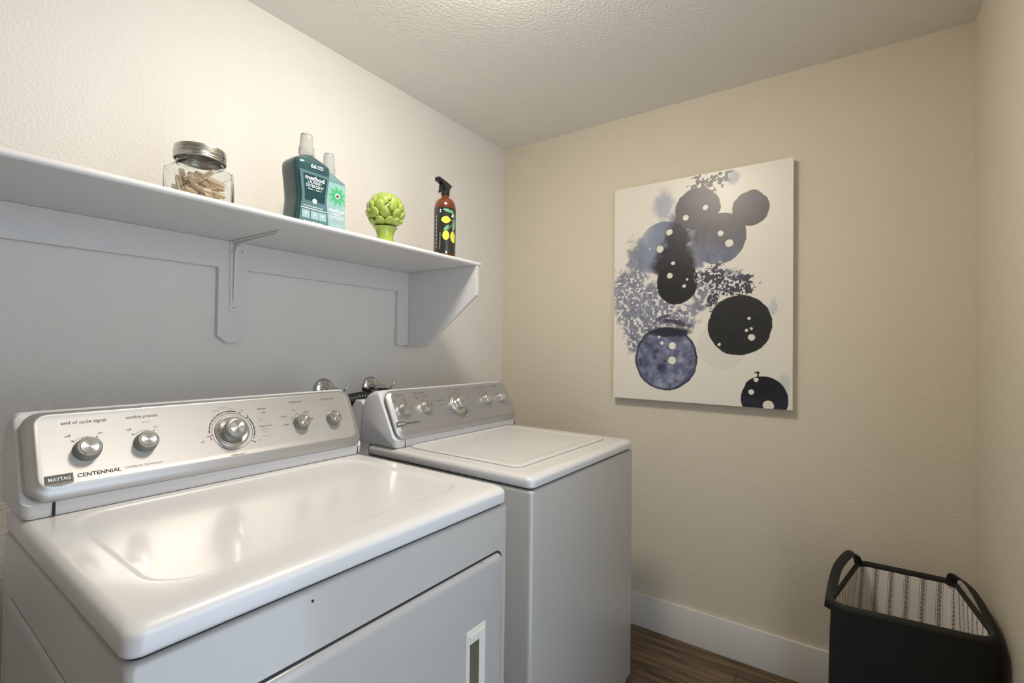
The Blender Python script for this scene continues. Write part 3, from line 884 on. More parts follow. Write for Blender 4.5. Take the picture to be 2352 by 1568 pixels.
# the three that stand out: by the front glass, leaning at the left, upright at the right
try_pin(0.012, -0.050, math.radians(-6), math.radians(-33), 0.02)
sp1 = len(pins)
try_pin(-0.046, 0.004, math.radians(80), math.radians(63))
sp2 = len(pins)
try_pin(0.036, 0.030, math.radians(100), math.radians(70), 0.035, 0.09)
sp3 = len(pins)
n_try = 0
while len(pins) < 60 and n_try < 6000:
    n_try += 1
    try_pin(rnd.uniform(-0.03, 0.035), rnd.uniform(-0.035, 0.035), rnd.uniform(0, 2*PI), rnd.uniform(-0.5, 0.5), 0.0125, 0.078)
for i, (c_, yaw, pitch) in enumerate(pins):
    p = pin0 if i == 0 else dup(pin0)
    mw = Matrix.Translation((JX, JY, SZT)) @ Matrix.Rotation(math.radians(12), 4, 'Z') @ Matrix.Translation(c_) @ Matrix.Rotation(yaw, 4, 'Z') @ Matrix.Rotation(-pitch, 4, 'Y') @ Matrix.Rotation(rnd.uniform(-1.2, 1.2) if i else 1.45, 4, 'X')
    p.matrix_world = mw
    p['category'] = 'clothespin'
    p['group'] = 'clothespins in the glass jar'
    if i == 0: p['label'] = 'wooden clothespin sloping against the front glass of the jar, spring in view'
    elif i == 1 and sp2 > 1: p['label'] = 'wooden clothespin leaning steeply against the left side of the jar'
    elif i == 2 and sp3 > 2: p['label'] = 'wooden clothespin standing upright under the right edge of the jar lid'
    else: p['label'] = 'pale wooden spring clothespin lying in the pile inside the glass jar'

# ------------------------------------------------------------------ bottles
def sup(a_, b_, z, e_=5.0, n=48, cx_=0, cy_=0):
    pts = []
    for i in range(n):
        t_ = 2*PI*i/n + PI/n
        c, s = math.cos(t_), math.sin(t_)
        pts.append((cx_+a_*math.copysign(abs(c)**(2/e_), c), cy_+b_*math.copysign(abs(s)**(2/e_), s), z))
    return pts
# detergent
det = empty('detergent_bottle', (-1.3915, -0.2985, SZT), 0, 'large dark teal laundry detergent bottle with waisted sides and clear cap', 'detergent bottle')
hd_ = 0.0445
prof = [(0.0530, 0.0005), (0.0550, 0.004), (0.0550, 0.015), (0.0520, 0.040), (0.0485, 0.070), (0.0475, 0.085), (0.0490, 0.105), (0.0525, 0.135), (0.0560, 0.160), (0.0570, 0.175), (0.0560, 0.185), (0.0510, 0.1935), (0.0400, 0.2005), (0.0300, 0.2065), (0.0215, 0.2105), (0.0190, 0.2140)]
rings = []
for a_, z in prof:
    hb_ = hd_ if z < 0.186 else hd_*(1-(z-0.186)/0.030*0.50)
    ee = 5.5 if z < 0.190 else max(2.0, 5.5-(z-0.190)/0.024*3.5)
    rings.append(sup(a_, min(hb_, hd_)-(0.0015 if z < 0.003 else 0), z, ee))
loft(rings).build('bottle_body', 'teal', det, angle=45)
lathe([(0.0195, 0.2135), (0.0200, 0.2200), (0.0215, 0.2205), (0.0212, 0.2400), (0.0190, 0.2415), (0.0180, 0.2640), (0.0172, 0.2755), (0.0155, 0.2790), (0.0005, 0.2798)], 40).build('cap', 'cap_clear', det)
def on_front(b, y):
    return b.xform(lambda p: Vector((p.x, y - p.z, p.y)))
yf = -hd_-0.0005
lb = MB()   # slots 0 white, 1 pale teal, 2 box teal, 3 dark teal
def hour(z, k=1.0):
    zs = [p[1] for p in prof]; as_ = [p[0] for p in prof]
    return float(np.interp(z, zs, as_))*k
# paler centre panel following the waist, with a dark inner field
zz = [0.008+0.150*i/14 for i in range(15)]
lb.merge(poly([(-hour(z)+0.0085, z) for z in zz]+[(hour(z)-0.0085, z) for z in zz[::-1]], 1, 0.0))
zz2 = [0.075+0.075*i/8 for i in range(9)]
lb.merge(poly([(-hour(z)+0.0180, z) for z in zz2]+[(hour(z)-0.0150, z) for z in zz2[::-1]], 3, 0.0003))
z_ = 0.0006
lb.merge(text('66', -0.0045, 0.1755, 0.0175, 0.0150, bold=0.02, mi=0, z=z_))
lb.merge(text('LOADS', 0.0165, 0.1785, 0.0190, 0.0068, bold=0.01, mi=0, z=z_))
lb.merge(text('MEASURE', 0.0165, 0.1725, 0.0190, 0.0045, bold=0.02, mi=0, z=z_))
lb.merge(text('method', 0.0005, 0.1405, 0.0600, 0.0175, bold=0.022, mi=0, z=z_))
lb.merge(text('LAUNDRY', 0.0005, 0.1285, 0.0440, 0.0115, bold=0.004, mi=0, z=z_))
lb.merge(text('DETERGENT', 0.0005, 0.1180, 0.0550, 0.0115, bold=0.004, mi=0, z=z_))
lb.merge(text('free + clear', 0.0005, 0.1090, 0.0430, 0.0048, bold=0.02, mi=0, z=z_))
lb.merge(disc(0.0005, 0.0765, 0.0072, 0, z_))
lb.merge(text('53.5', 0.0005, 0.0765, 0.0090, 0.0055, bold=0.01, mi=3, z=z_+0.0003))
lb.merge(text('8X CONCENTRATED', -0.004, 0.0590, 0.0600, 0.0042, bold=0.02, mi=0, z=z_))
lb.merge(line(-0.042, 0.0525, 0.038, 0.0525, 0.0022, 0, z_))
for x_ in (-0.038, -0.0105, 0.0145):
    lb.merge(poly([(x_, 0.0245), (x_+0.0235, 0.0245), (x_+0.0235, 0.0470), (x_, 0.0470)], 2, 0.0004))
    lb.merge(disc(x_+0.0118, 0.038, 0.0030, 0, z_, 12))
lb.merge(text('53.5 FL OZ (1.58 L)', -0.001, 0.0155, 0.0600, 0.0045, bold=0.01, mi=0, z=z_))
on_front(lb, yf).build('printed_label', ['ink_white', 'teal_pale', 'teal_box', 'teal_dark'], det, smooth=False, fix=False)
# softener
sof = empty('softener_bottle', (-1.2700, -0.2280, SZT), 0, 'slimmer pale aqua fabric softener bottle with green flower, behind the detergent', 'fabric softener bottle')
hs_ = 0.0345
prof2 = [(0.0440, 0.0005), (0.0455, 0.004), (0.0455, 0.060), (0.0430, 0.100), (0.0440, 0.140), (0.0458, 0.170), (0.0455, 0.181), (0.0420, 0.188), (0.0300, 0.196), (0.0215, 0.203), (0.0180, 0.211)]
rings = [sup(a_, hs_ if z < 0.186 else hs_*(1-(z-0.186)/0.025*0.45), z, 5.5 if z < 0.19 else max(2.0, 5.5-(z-0.19)/0.02*3.5)) for a_, z in prof2]
loft(rings).build('bottle_body', 'softener', sof, angle=45)
lathe([(0.0185, 0.2105), (0.0190, 0.2160), (0.0198, 0.2165), (0.0196, 0.2330), (0.0178, 0.2345), (0.0170, 0.2680), (0.0160, 0.2760), (0.0145, 0.2785), (0.0005, 0.2790)], 40).build('cap', 'cap_clear', sof)
lb = MB()   # 0 white, 1 green, 2 pale green, 3 brown, 4 dark teal
lb.merge(poly([(-0.035, 0.012), (0.0395, 0.012), (0.0375, 0.100), (0.0395, 0.178), (-0.035, 0.178)], 2+3, 0.0))
cxf, czf = 0.0085, 0.1385
for ring_n, rad_, mi_, z_, ph in ((10, 0.041, 2, 0.0003, 0.0), (9, 0.032, 1, 0.0006, 0.3)):
    for i in range(ring_n):
        a = 2*PI*i/ring_n+ph
        pt = [(0, 0), (0.3, 0.16), (0.62, 0.17), (1.0, 0.0), (0.62, -0.17), (0.3, -0.16)]
        q = [(min(0.040, cxf+rad_*(x*math.cos(a)-y*math.sin(a))), czf+rad_*(x*math.sin(a)+y*math.cos(a))) for x, y in pt]
        lb.merge(poly(q, mi_, z_+0.00002*i))
lb.merge(disc(cxf, czf, 0.0085, 0, 0.0012))
lb.merge(disc(cxf, czf-0.0005, 0.0055, 3, 0.0015))
lb.merge(text('method', 0.006, 0.0915, 0.0560, 0.0165, bold=0.022, mi=0, z=0.0012))
lb.merge(text('FABRIC', 0.006, 0.0800, 0.0360, 0.0110, bold=0.004, mi=0, z=0.0012))
lb.merge(text('SOFTENER', 0.006, 0.0700, 0.0520, 0.0110, bold=0.004, mi=0, z=0.0012))
lb.merge(line(-0.015, 0.0625, 0.030, 0.0625, 0.0014, 0, 0.0012))
lb.merge(line(-0.012, 0.044, 0.033, 0.044, 0.0012, 0, 0.0012))
lb.merge(line(-0.012, 0.038, 0.033, 0.038, 0.0010, 0, 0.0012))
on_front(lb, -hs_-0.0005).build('printed_label', ['ink_white', 'soft_green', 'soft_green2', 'brown', 'teal_dark', 'teal_box'], sof, smooth=False, fix=False)

# artichoke
AX, AY = -1.098, -0.300
art = empty('ceramic_artichoke', (AX, AY, SZT), 0, 'glossy lime green ceramic artichoke ornament standing on the shelf', 'ornament')
lathe([(0.034, 0.0004), (0.036, 0.002), (0.0355, 0.006), (0.031, 0.018), (0.028, 0.032), (0.0285, 0.046), (0.034, 0.060), (0.041, 0.068), (0.030, 0.072)], 40).build('stem', 'green', art)
hb = MB()
HC_ = Vector((0, 0, 0.122))
def ellipsoid(nu=14, nv=10):
    v, f = [], []
    for j in range(nv+1):
        th_ = PI*j/nv
        for i in range(nu):
            a = 2*PI*i/nu
            v.append((math.sin(th_)*math.cos(a), math.sin(th_)*math.sin(a), math.cos(th_)))
    for j in range(nv):
        for i in range(nu):
            f.append((j*nu+i, j*nu+(i+1) % nu, (j+1)*nu+(i+1) % nu, (j+1)*nu+i))
    return v, f
ev, ef = ellipsoid()
hb.add([tuple(Vector((x*0.050, y*0.050, z*0.049))+HC_) for x, y, z in ev], ef)
rows = ((-42, 9, 0.0), (-14, 10, 0.5), (11, 10, 0.0), (34, 9, 0.5), (54, 7, 0.1), (72, 4, 0.4))
for lat, n_, ph in rows:
    for i in range(n_):
        lo = 2*PI*(i+ph)/n_ + 0.15*math.sin(i*5.1+lat)
        la = math.radians(lat)
        nrm = Vector((math.cos(la)*math.cos(lo), math.cos(la)*math.sin(lo), math.sin(la)))
        east = Vector((-math.sin(lo), math.cos(lo), 0))
        north = nrm.cross(east)
        tilt = math.radians(-20 if lat < 60 else -8)
        n2 = (nrm*math.cos(tilt)+north*math.sin(tilt)).normalized()
        no2 = n2.cross(east).normalized()
        c_ = HC_ + nrm*0.0555
        vs = []
        for x, y, z in ev:
            ww = 0.0172*(1-0.15*z)
            vs.append(tuple(c_ + east*(x*ww) + no2*(z*0.0195) + n2*(y*0.0088)))
        hb.add(vs, ef)
hb.build('bract_head', 'green', art, fix=True, angle=80)

# spray bottle
spr = empty('spray_bottle', (-0.857, -0.350, SZT), 0, 'brown spray bottle with black trigger and lemon-printed black label', 'spray bottle')
RB = 0.0405
lathe([(RB*0.94, 0.0004), (RB, 0.004), (RB, 0.183), (RB*0.985, 0.191), (RB*0.93, 0.201), (RB*0.82, 0.211), (RB*0.64, 0.219), (RB*0.46, 0.2235), (0.0150, 0.2255), (0.0145, 0.236)], 56).build('bottle_body', 'amber', spr)
lathe([(0.0150, 0.2330), (0.0162, 0.2335), (0.0165, 0.2480), (0.0150, 0.2500), (0.0120, 0.2500)], 32).build('screw_collar', 'black_plastic', spr)
lb = MB()  # slots 0 black, 1 lemon, 2 leaf, 3 stem, 4 white
n_ = 48
lb.add([((RB+0.0006)*math.cos(2*PI*i/n_), (RB+0.0006)*math.sin(2*PI*i/n_), z) for z in (0.010, 0.181) for i in range(n_)], [(i, (i+1) % n_, n_+(i+1) % n_, n_+i) for i in range(n_)], 0)
TH0 = math.radians(223)
def wrap(pts, mi, lift=0.0009):
    """pts: (metres to the right round the bottle, z) patch subdivided so it follows the curve"""
    n = len(pts)
    cx_ = sum(p[0] for p in pts)/n
    cz_ = sum(p[1] for p in pts)/n
    v = []; f = []
    K = 3
    for k in range(K+1):
        s = k/K
        for (x, z) in pts:
            xx, zz_ = cx_+(x-cx_)*s, cz_+(z-cz_)*s
            a = TH0 + xx/RB
            v.append(((RB+lift)*math.cos(a), (RB+lift)*math.sin(a), zz_))
    for k in range(K):
        for i in range(n):
            j = (i+1) % n
            f.append((k*n+i, k*n+j, (k+1)*n+j, (k+1)*n+i))
    lb.add(v, f, mi)
def ell(cx_, cz_, a_, b_, rot=0, tip=0.0, n=20):
    out = []
    for i in range(n):
        t_ = 2*PI*i/n
        x, y = a_*math.cos(t_), b_*math.sin(t_)
        y *= 1-0.0
        if tip: y *= (1-tip*abs(math.cos(t_))**3)
        out.append((cx_+x*math.cos(rot)-y*math.sin(rot), cz_+x*math.sin(rot)+y*math.cos(rot)))
    return out
wrap(ell(0.004, 0.134, 0.0175, 0.0130, 0, 0.3), 1)
wrap(ell(0.0045, 0.076, 0.0180, 0.0130, PI/2, 0.2), 1)
wrap(ell(0.0335, 0.072, 0.0220, 0.0125, PI/2+0.1, 0.3), 1)
wrap(ell(0.012, 0.168, 0.0200, 0.0055, -0.25, 0.5), 2)
wrap(ell(0.031, 0.160, 0.0140, 0.0050, -1.2, 0.5), 2)
wrap(ell(0.006, 0.104, 0.0150, 0.0055, 0.85, 0.5), 2)
wrap(ell(0.039, 0.118, 0.0260, 0.0065, 1.35, 0.5), 2)
wrap(ell(0.030, 0.150, 0.0055, 0.0040, 1.2), 4)
def stem(pts_, t_=0.0013):
    for (x0_, z0_), (x1_, z1_) in zip(pts_[:-1], pts_[1:]):
        dx, dz = x1_-x0_, z1_-z0_
        l_ = math.hypot(dx, dz)
        nx, nz = -dz/l_*t_/2, dx/l_*t_/2
        wrap([(x0_+nx, z0_+nz), (x0_-nx, z0_-nz), (x1_-nx, z1_-nz), (x1_+nx, z1_+nz)], 3, 0.0011)
stem([(0.042, 0.160), (0.036, 0.140), (0.028, 0.118), (0.016, 0.103), (0.006, 0.092)])
stem([(0.028, 0.118), (0.029, 0.105), (0.033, 0.092)])
stem([(0.034, 0.134), (0.026, 0.132), (0.020, 0.135)])
for k_ in range(9):
    wrap([(-0.034, 0.030+0.014*k_), (-0.0325, 0.030+0.014*k_), (-0.0325, 0.039+0.014*k_), (-0.034, 0.039+0.014*k_)], 4)
    wrap([(-0.0175, 0.025+0.007*k_), (-0.0160, 0.025+0.007*k_), (-0.0160, 0.030+0.007*k_), (-0.0175, 0.030+0.007*k_)], 4)
for z_ in (0.163, 0.170):
    wrap(ell(-0.0165, z_, 0.0028, 0.0022), 4)
wrap([(0.004, 0.010), (0.009, 0.010), (0.009, 0.018), (0.004, 0.018)], 4)
lb.build('printed_label', ['black_label', 'lemon', 'leaf', 'leaf_pale', 'ink_white'], spr, fix=False)
# trigger head: side outline extruded; nozzle points to the viewer's left
def side(pts, w0, w1=None):
    return loft([[(x, y, z) for x, z in pts] for y in ((-w0, w0))])
HR = Matrix.Rotation(math.radians(8), 3, 'Z')
def hrot(b): return b.xform(lambda p: HR @ p)
headp = [(-0.0520, 0.2745), (-0.0540, 0.2870), (-0.0480, 0.2915), (-0.0380, 0.2900), (0.0000, 0.2850), (0.0300, 0.2790), (0.0330, 0.2760), (0.0200, 0.2640), (0.0145, 0.2490), (-0.0140, 0.2490), (-0.0150, 0.2600), (-0.0230, 0.2690), (-0.0400, 0.2740)]
hrot(side(headp, 0.0095)).build('trigger_head', 'black_plastic', spr, bevel=0.0025)
hrot(side([(-0.0545, 0.2740), (-0.0560, 0.2875), (-0.0510, 0.2885), (-0.0495, 0.2745)], 0.0080)).build('nozzle', 'black_plastic', spr, bevel=0.001)
hrot(side([(-0.0300, 0.2720), (-0.0345, 0.2600), (-0.0350, 0.2480), (-0.0400, 0.2370), (-0.0370, 0.2350), (-0.0300, 0.2440), (-0.0260, 0.2560), (-0.0230, 0.2700)], 0.0050)).build('trigger', 'black_plastic', spr, bevel=0.001)

# ------------------------------------------------------------------ water valves and drain hose
def valve(x, z, label):
    r = empty('water_valve', (x, 0, z), 0, label, 'water valve', 'laundry water valves on the wall')
    toY = lambda p: Vector((p.x, -p.z-0.0004, p.y))
    lathe([(0.0420, 0.0), (0.0425, 0.002), (0.0400, 0.006), (0.0330, 0.011), (0.0240, 0.0145), (0.0165, 0.016), (0.0160, 0.019), (0.0120, 0.019)], 44).xform(toY).build('escutcheon', 'chrome', r)
    lathe([(0.0105, 0.015), (0.0105, 0.045), (0.0150, 0.047), (0.0155, 0.062), (0.0130, 0.066), (0.0130, 0.084), (0.0100, 0.090), (0.0060, 0.104), (0.0045, 0.116)], 24).xform(toY).build('valve_body', 'chrome', r)
    tube([(0.0, -0.106, 0.002), (0.003, -0.118, 0.002), (0.007, -0.123, 0.009), (0.016, -0.125, 0.026), (0.0165, -0.125, 0.0275)], [0.003, 0.0036, 0.0042, 0.0046, 0.0015], 12).build('lever_handle', 'chrome', r)
    return r
valve(-1.125, 1.113, 'chrome water valve on the wall behind the dryer console, left of the pair')
valve(-0.911, 1.111, 'chrome water valve on the wall above the black hose, right of the pair')
hp = smooth_path([(-1.230, -0.070, 0.86), (-1.205, -0.073, 0.99), (-1.140, -0.075, 1.050), (-1.060, -0.075, 1.070), (-0.985, -0.075, 1.074), (-0.900, -0.073, 1.052), (-0.850, -0.070, 0.98), (-0.845, -0.070, 0.86)], 26)
rad_ = [0.0255+(0.0022 if i % 4 < 2 else -0.0012) for i in range(len(hp))]
hose = tube(hp, rad_, 20)
h0 = Vector((-1.04, -0.098, 0.86))
ho = hose.xform(lambda p: p-h0).build('drain_hose', 'hose', None, angle=60)
ho.location = h0
tag(ho, 'thick black corrugated hose arching between dryer and washer consoles', 'hose')

# ------------------------------------------------------------------ abstract painting
PY0, PY1, PZ0, PZ1 = -0.6837, -1.4210, 1.0489, 2.0339
PW, PHH = PY0-PY1, PZ1-PZ0
DEP = 0.038
rs = np.random.RandomState(5)
def vnoise(x, y, sc, seed):
    r_ = np.random.RandomState(seed)
    g = r_.rand(512, 512)
    X_, Y_ = x*sc, y*sc
    xi, yi = np.floor(X_).astype(int), np.floor(Y_).astype(int)
    fx, fy = X_-xi, Y_-yi
    fx = fx*fx*(3-2*fx); fy = fy*fy*(3-2*fy)
    a = g[xi % 512, yi % 512]; b_ = g[(xi+1) % 512, yi % 512]
    c = g[xi % 512, (yi+1) % 512]; d = g[(xi+1) % 512, (yi+1) % 512]
    return (a*(1-fx)+b_*fx)*(1-fy)+(c*(1-fx)+d*fx)*fy
def fbm(x, y, sc, seed, oc=4):
    s, a, t_ = 0, 1, 0
    for k in range(oc):
        s = s+a*vnoise(x+k*3.7, y+k*1.3, sc*2**k, seed+k)
        t_ += a
        a *= 0.55
    return s/t_
NX, NY = 520, 695
ga, gb = np.meshgrid(np.linspace(0, PW, NX), np.linspace(0, PHH, NY), indexing='ij')
wx = (fbm(ga, gb, 30, 1)-0.5)*0.010
wy = (fbm(ga, gb, 30, 9)-0.5)*0.010
A_, B_ = ga+wx, gb+wy
col = np.zeros((NX, NY, 3)); col[:] = (0.70, 0.665, 0.585)
def sst(e0, e1, x):
    t_ = np.clip((x-e0)/(e1-e0), 0, 1)
    return t_*t_*(3-2*t_)
def over(alpha, c):
    global col
    al = np.clip(alpha, 0, 1)[..., None]
    c = np.asarray(c, float)
    col = col*(1-al)+c*al
def cir(a, b_, ra, rb, rag=0.0, seed=3):
    d = np.hypot((A_-a)/ra, (B_-b_)/rb)
    if rag: d = d+(fbm(ga, gb, 60, seed)-0.5)*rag
    return d
def gauss(a, b_, sa, sb, rot=0.0):
    x, y = ga-a, gb-b_
    c, s = math.cos(rot), math.sin(rot)
    return np.exp(-0.5*(((x*c+y*s)/sa)**2+((-x*s+y*c)/sb)**2))
n1 = fbm(ga, gb, 12, 21); n2 = fbm(ga, gb, 45, 31); n3 = fbm(ga, gb, 110, 41, 3)
# pale ring low in the middle
d = cir(0.479, 0.2455, 0.0954, 0.0948)
over(0.16*(d < 1)+0.18*np.exp(-((d-1)/0.03)**2), (0.40, 0.39, 0.40))
# grey-blue washes
field = np.zeros_like(ga)
for (a, b_, sa, sb, k) in ((0.065, 0.50, 0.05, 0.07, 0.9), (0.10, 0.43, 0.06, 0.07, 1.0), (0.13, 0.36, 0.055, 0.06, 1.0), (0.10, 0.28, 0.03, 0.05, 0.8), (0.20, 0.45, 0.06, 0.05, 1.0), (0.24, 0.37, 0.07, 0.025, 0.9), (0.33, 0.395, 0.035, 0.02, 0.9),
                           (0.365, 0.62, 0.030, 0.075, 0.9), (0.40, 0.50, 0.05, 0.045, 0.9), (0.39, 0.42, 0.03, 0.025, 0.7), (0.48, 0.52, 0.06, 0.035, 0.8), (0.30, 0.35, 0.05, 0.02, 0.9), (0.13, 0.63, 0.05, 0.07, 0.8), (0.36, 0.72, 0.03, 0.04, 0.7)):
    field = np.maximum(field, k*gauss(a, b_, sa*1.25, sb*1.25))
fm = sst(0.30, 0.62, field+(n2-0.5)*0.55)
base = np.stack([0.08+0.16*(1-n1), 0.09+0.17*(1-n1), 0.135+0.20*(1-n1)], -1)*(0.25+0.75*n2+0.75*n3)[..., None]
over(fm*0.92, base)
cl = gauss(0.233, 0.875, 0.035, 0.050)
over(0.85*sst(0.18, 0.8, cl+(n2-0.5)*0.6), (0.30, 0.33, 0.40))
over(0.7*sst(0.3, 0.8, gauss(0.29, 0.80, 0.03, 0.05)+(n2-0.5)*0.5), (0.34, 0.35, 0.40))
# blue disc
d = cir(0.225, 0.683, 0.112, 0.120, 0.10, 5)
bl = np.stack([0.13+0.13*n1, 0.155+0.15*n1, 0.225+0.17*n1], -1)
over(sst(1.02, 0.97, d)*sst(-0.02, 0.10, ga-0.10+(n1-0.5)*0.1), bl)
# black trail running down into the lower black disc
trail = np.maximum.reduce([gauss(0.295, 0.71, 0.040, 0.080), gauss(0.280, 0.625, 0.060, 0.060), gauss(0.245, 0.60, 0.045, 0.035), gauss(0.33, 0.60, 0.03, 0.04)])
over(sst(0.18, 0.66, trail+(n2-0.5)*0.30+(n3-0.5)*0.15), (0.020, 0.018, 0.024))
over(sst(1.02, 0.98, cir(0.2933, 0.5245, 0.089, 0.0963, 0.03)), (0.012, 0.012, 0.013))
# white flecks inside the washes
fl = sst(0.585, 0.625, vnoise(A_*1.0, B_*1.0, 95, 77)*0.6+vnoise(A_, B_, 190, 78)*0.4)
fmask = sst(0.15, 0.35, np.maximum.reduce([gauss(0.10, 0.43, 0.075, 0.10), gauss(0.22, 0.39, 0.07, 0.045), gauss(0.30, 0.38, 0.06, 0.022), gauss(0.10, 0.30, 0.05, 0.05), gauss(0.40, 0.50, 0.05, 0.05)]))
inE = sst(0.96, 1.03, cir(0.2933, 0.5245, 0.089, 0.0963))
over(fl*fmask*inE*0.95, (0.72, 0.70, 0.66))
# three dark violet-grey discs at the top
vio = np.stack([0.060+0.02*n1, 0.052+0.02*n1, 0.055+0.03*n1], -1)
over(sst(1.03, 0.98, cir(0.3766, 0.8395, 0.093, 0.0908, 0.06, 15)), vio)
over(sst(1.02, 0.985, cir(0.5853, 0.8086, 0.068, 0.0730, 0.015)), vio)
low = sst(0.74, 0.60, gb+(n1-0.5)*0.08)[..., None]
vio2 = vio*(1-low)+np.stack([0.085+0.12*n2, 0.095+0.13*n2, 0.15+0.17*n2], -1)*low*1.0
dC = cir(0.4653, 0.6985, 0.1068, 0.1068, 0.02)
over(sst(1.015, 0.985, dC)*sst(0.33, 0.40, ga+(n2-0.5)*0.08+0.3*np.clip(gb-0.74, 0, 1)), vio2)
over(sst(0.5, 0.8, gauss(0.51, 0.775, 0.03, 0.022)*1.2), vio)
# broken flecks above the left disc
tp = np.maximum(gauss(0.42, 0.945, 0.06, 0.03), gauss(0.475, 0.955, 0.035, 0.03))
over(sst(0.52, 0.56, (vnoise(A_, B_, 85, 51)*0.6+vnoise(A_, B_, 170, 52)*0.4)*0.75+0.20*tp)*sst(0.25, 0.40, tp), (0.10, 0.085, 0.085))
over(0.7*sst(0.35, 0.8, gauss(0.52, 0.945, 0.022, 0.03)+(n2-0.5)*0.5), (0.24, 0.28, 0.34))
# dark broken clusters between the discs
cl = np.maximum.reduce([gauss(0.445, 0.545, 0.045, 0.035), gauss(0.555, 0.500, 0.045, 0.040), gauss(0.49, 0.500, 0.05, 0.03), gauss(0.445, 0.44, 0.022, 0.035)])
spk = vnoise(A_, B_, 75, 61)*0.55+vnoise(A_, B_, 150, 62)*0.45
over(sst(0.50, 0.545, cl*0.42+spk*0.60+0.02)*sst(0.22, 0.42, cl), np.stack([0.028+0.05*n1, 0.027+0.05*n1, 0.040+0.07*n1], -1))
# white holes in the broken clusters
fl2 = sst(0.60, 0.63, vnoise(A_, B_, 120, 87)*0.6+vnoise(A_, B_, 230, 88)*0.4)
over(fl2*sst(0.15, 0.35, cl)*0.95, (0.72, 0.70, 0.66))
# black disc
over(sst(1.012, 0.99, cir(0.5461, 0.3319, 0.1215, 0.1235, 0.02, 19)), np.stack([0.010+0.012*n2]*3, -1))
# mottled slate disc with a dark rim and cap
dG = cir(0.245, 0.1877, 0.1378, 0.1398, 0.02, 23)
mk = np.clip((n2*0.6+n1*0.4-0.30)*2.2, 0, 1)*(0.6+0.8*n3)
mot = np.stack([0.030+0.24*mk, 0.034+0.26*mk, 0.080+0.34*mk], -1)
over(sst(1.01, 0.985, dG), mot)
over(sst(0.90, 1.0, dG+(n2-0.5)*0.10)*sst(1.02, 0.99, dG), (0.018, 0.018, 0.035))
over(sst(0.35, 0.7, gauss(0.262, 0.308, 0.078, 0.020)+(n2-0.5)*0.35), (0.020, 0.020, 0.036))
over(0.9*sst(0.45, 0.8, gauss(0.29, 0.348, 0.060, 0.012, -0.25)+(n2-0.5)*0.7), (0.030, 0.030, 0.055))
over(0.8*sst(0.5, 0.8, gauss(0.235, 0.372, 0.040, 0.010, 0.3)+(n2-0.5)*0.8), (0.05, 0.05, 0.085))
# black disc at the lower edge
bd_ = np.stack([0.007+0.03*n1*sst(0.06, 0.0, gb), 0.007+0.03*n1*sst(0.06, 0.0, gb), 0.010+0.07*n1*sst(0.06, 0.0, gb)], -1)
over(0.5*sst(0.35, 0.9, gauss(0.71, 0.10, 0.022, 0.045)+(n2-0.5)*0.5), (0.38, 0.42, 0.50))
over(sst(1.012, 0.985, cir(0.6378, 0.036, 0.0860, 0.0910, 0.03, 29)), bd_)
over(sst(0.5, 0.6, gauss(0.617, 0.128, 0.0025, 0.012)+gauss(0.614, 0.141, 0.010, 0.003)), (0.010, 0.010, 0.012))
over(0.6*sst(0.4, 0.9, gauss(0.672, 0.40, 0.016, 0.030)+(n3-0.5)*0.9), (0.36, 0.40, 0.50))
# cream dots
for (a, b_), r_ in [((0.2583, 0.7517), 0.0135), ((0.2179, 0.681), 0.0156), ((0.2764, 0.6124), 0.0082), ((0.2623, 0.5576), 0.0123), ((0.3367, 0.536), 0.0049), ((0.3252, 0.5074), 0.0074), ((0.1708, 0.6874), 0.0037), ((0.3299, 0.8069), 0.0123), ((0.4103, 0.8385), 0.0111),
                    ((0.4726, 0.7205), 0.0115), ((0.5067, 0.6755), 0.0157), ((0.3241, 0.4111), 0.0131), ((0.2754, 0.2463), 0.0159), ((0.2751, 0.1814), 0.0167), ((0.23, 0.2571), 0.008), ((0.2169, 0.2862), 0.0056),
                    ((0.5828, 0.3599), 0.0062), ((0.5732, 0.3113), 0.0059), ((0.5915, 0.3183), 0.0055), ((0.593, 0.2823), 0.0132), ((0.4701, 0.2527), 0.0066), ((0.6098, 0.1123), 0.0088), ((0.5933, 0.0612), 0.0103), ((0.6542, 0.0122), 0.0198)]:
    d = np.hypot(ga-a+(n2-0.5)*0.004, gb-b_+(n3-0.5)*0.004)
    over(sst(r_+0.0010, r_-0.0010, d), (0.72, 0.68, 0.59))
art_root = empty('abstract_painting', (0, (PY0+PY1)/2, PZ0), 0, 'unframed canvas of black and slate ink circles with cream dots on far wall', 'painting')
me = bpy.data.meshes.new('painted_canvas')
vv = np.zeros((NX, NY, 3))
vv[..., 0] = -DEP
vv[..., 1] = PW/2-ga
vv[..., 2] = gb
idx = np.arange(NX*NY).reshape(NX, NY)
fq = np.stack([idx[:-1, :-1], idx[:-1, 1:], idx[1:, 1:], idx[1:, :-1]], -1).reshape(-1, 4)
me.from_pydata(vv.reshape(-1, 3).tolist(), [], fq.tolist())
ca = me.color_attributes.new('paint', 'FLOAT_COLOR', 'POINT')
ca.data.foreach_set('color', np.concatenate([col.reshape(-1, 3), np.ones((NX*NY, 1))], 1).astype(np.float32).ravel())
me.materials.append(M['paint'])
po = bpy.data.objects.new('painted_canvas', me)
COL.objects.link(po)
po.parent = art_root
box(-DEP+0.0002, -0.001, -PW/2, PW/2, 0, PHH).build('stretcher_frame', 'canvas_edge', art_root, smooth=False)

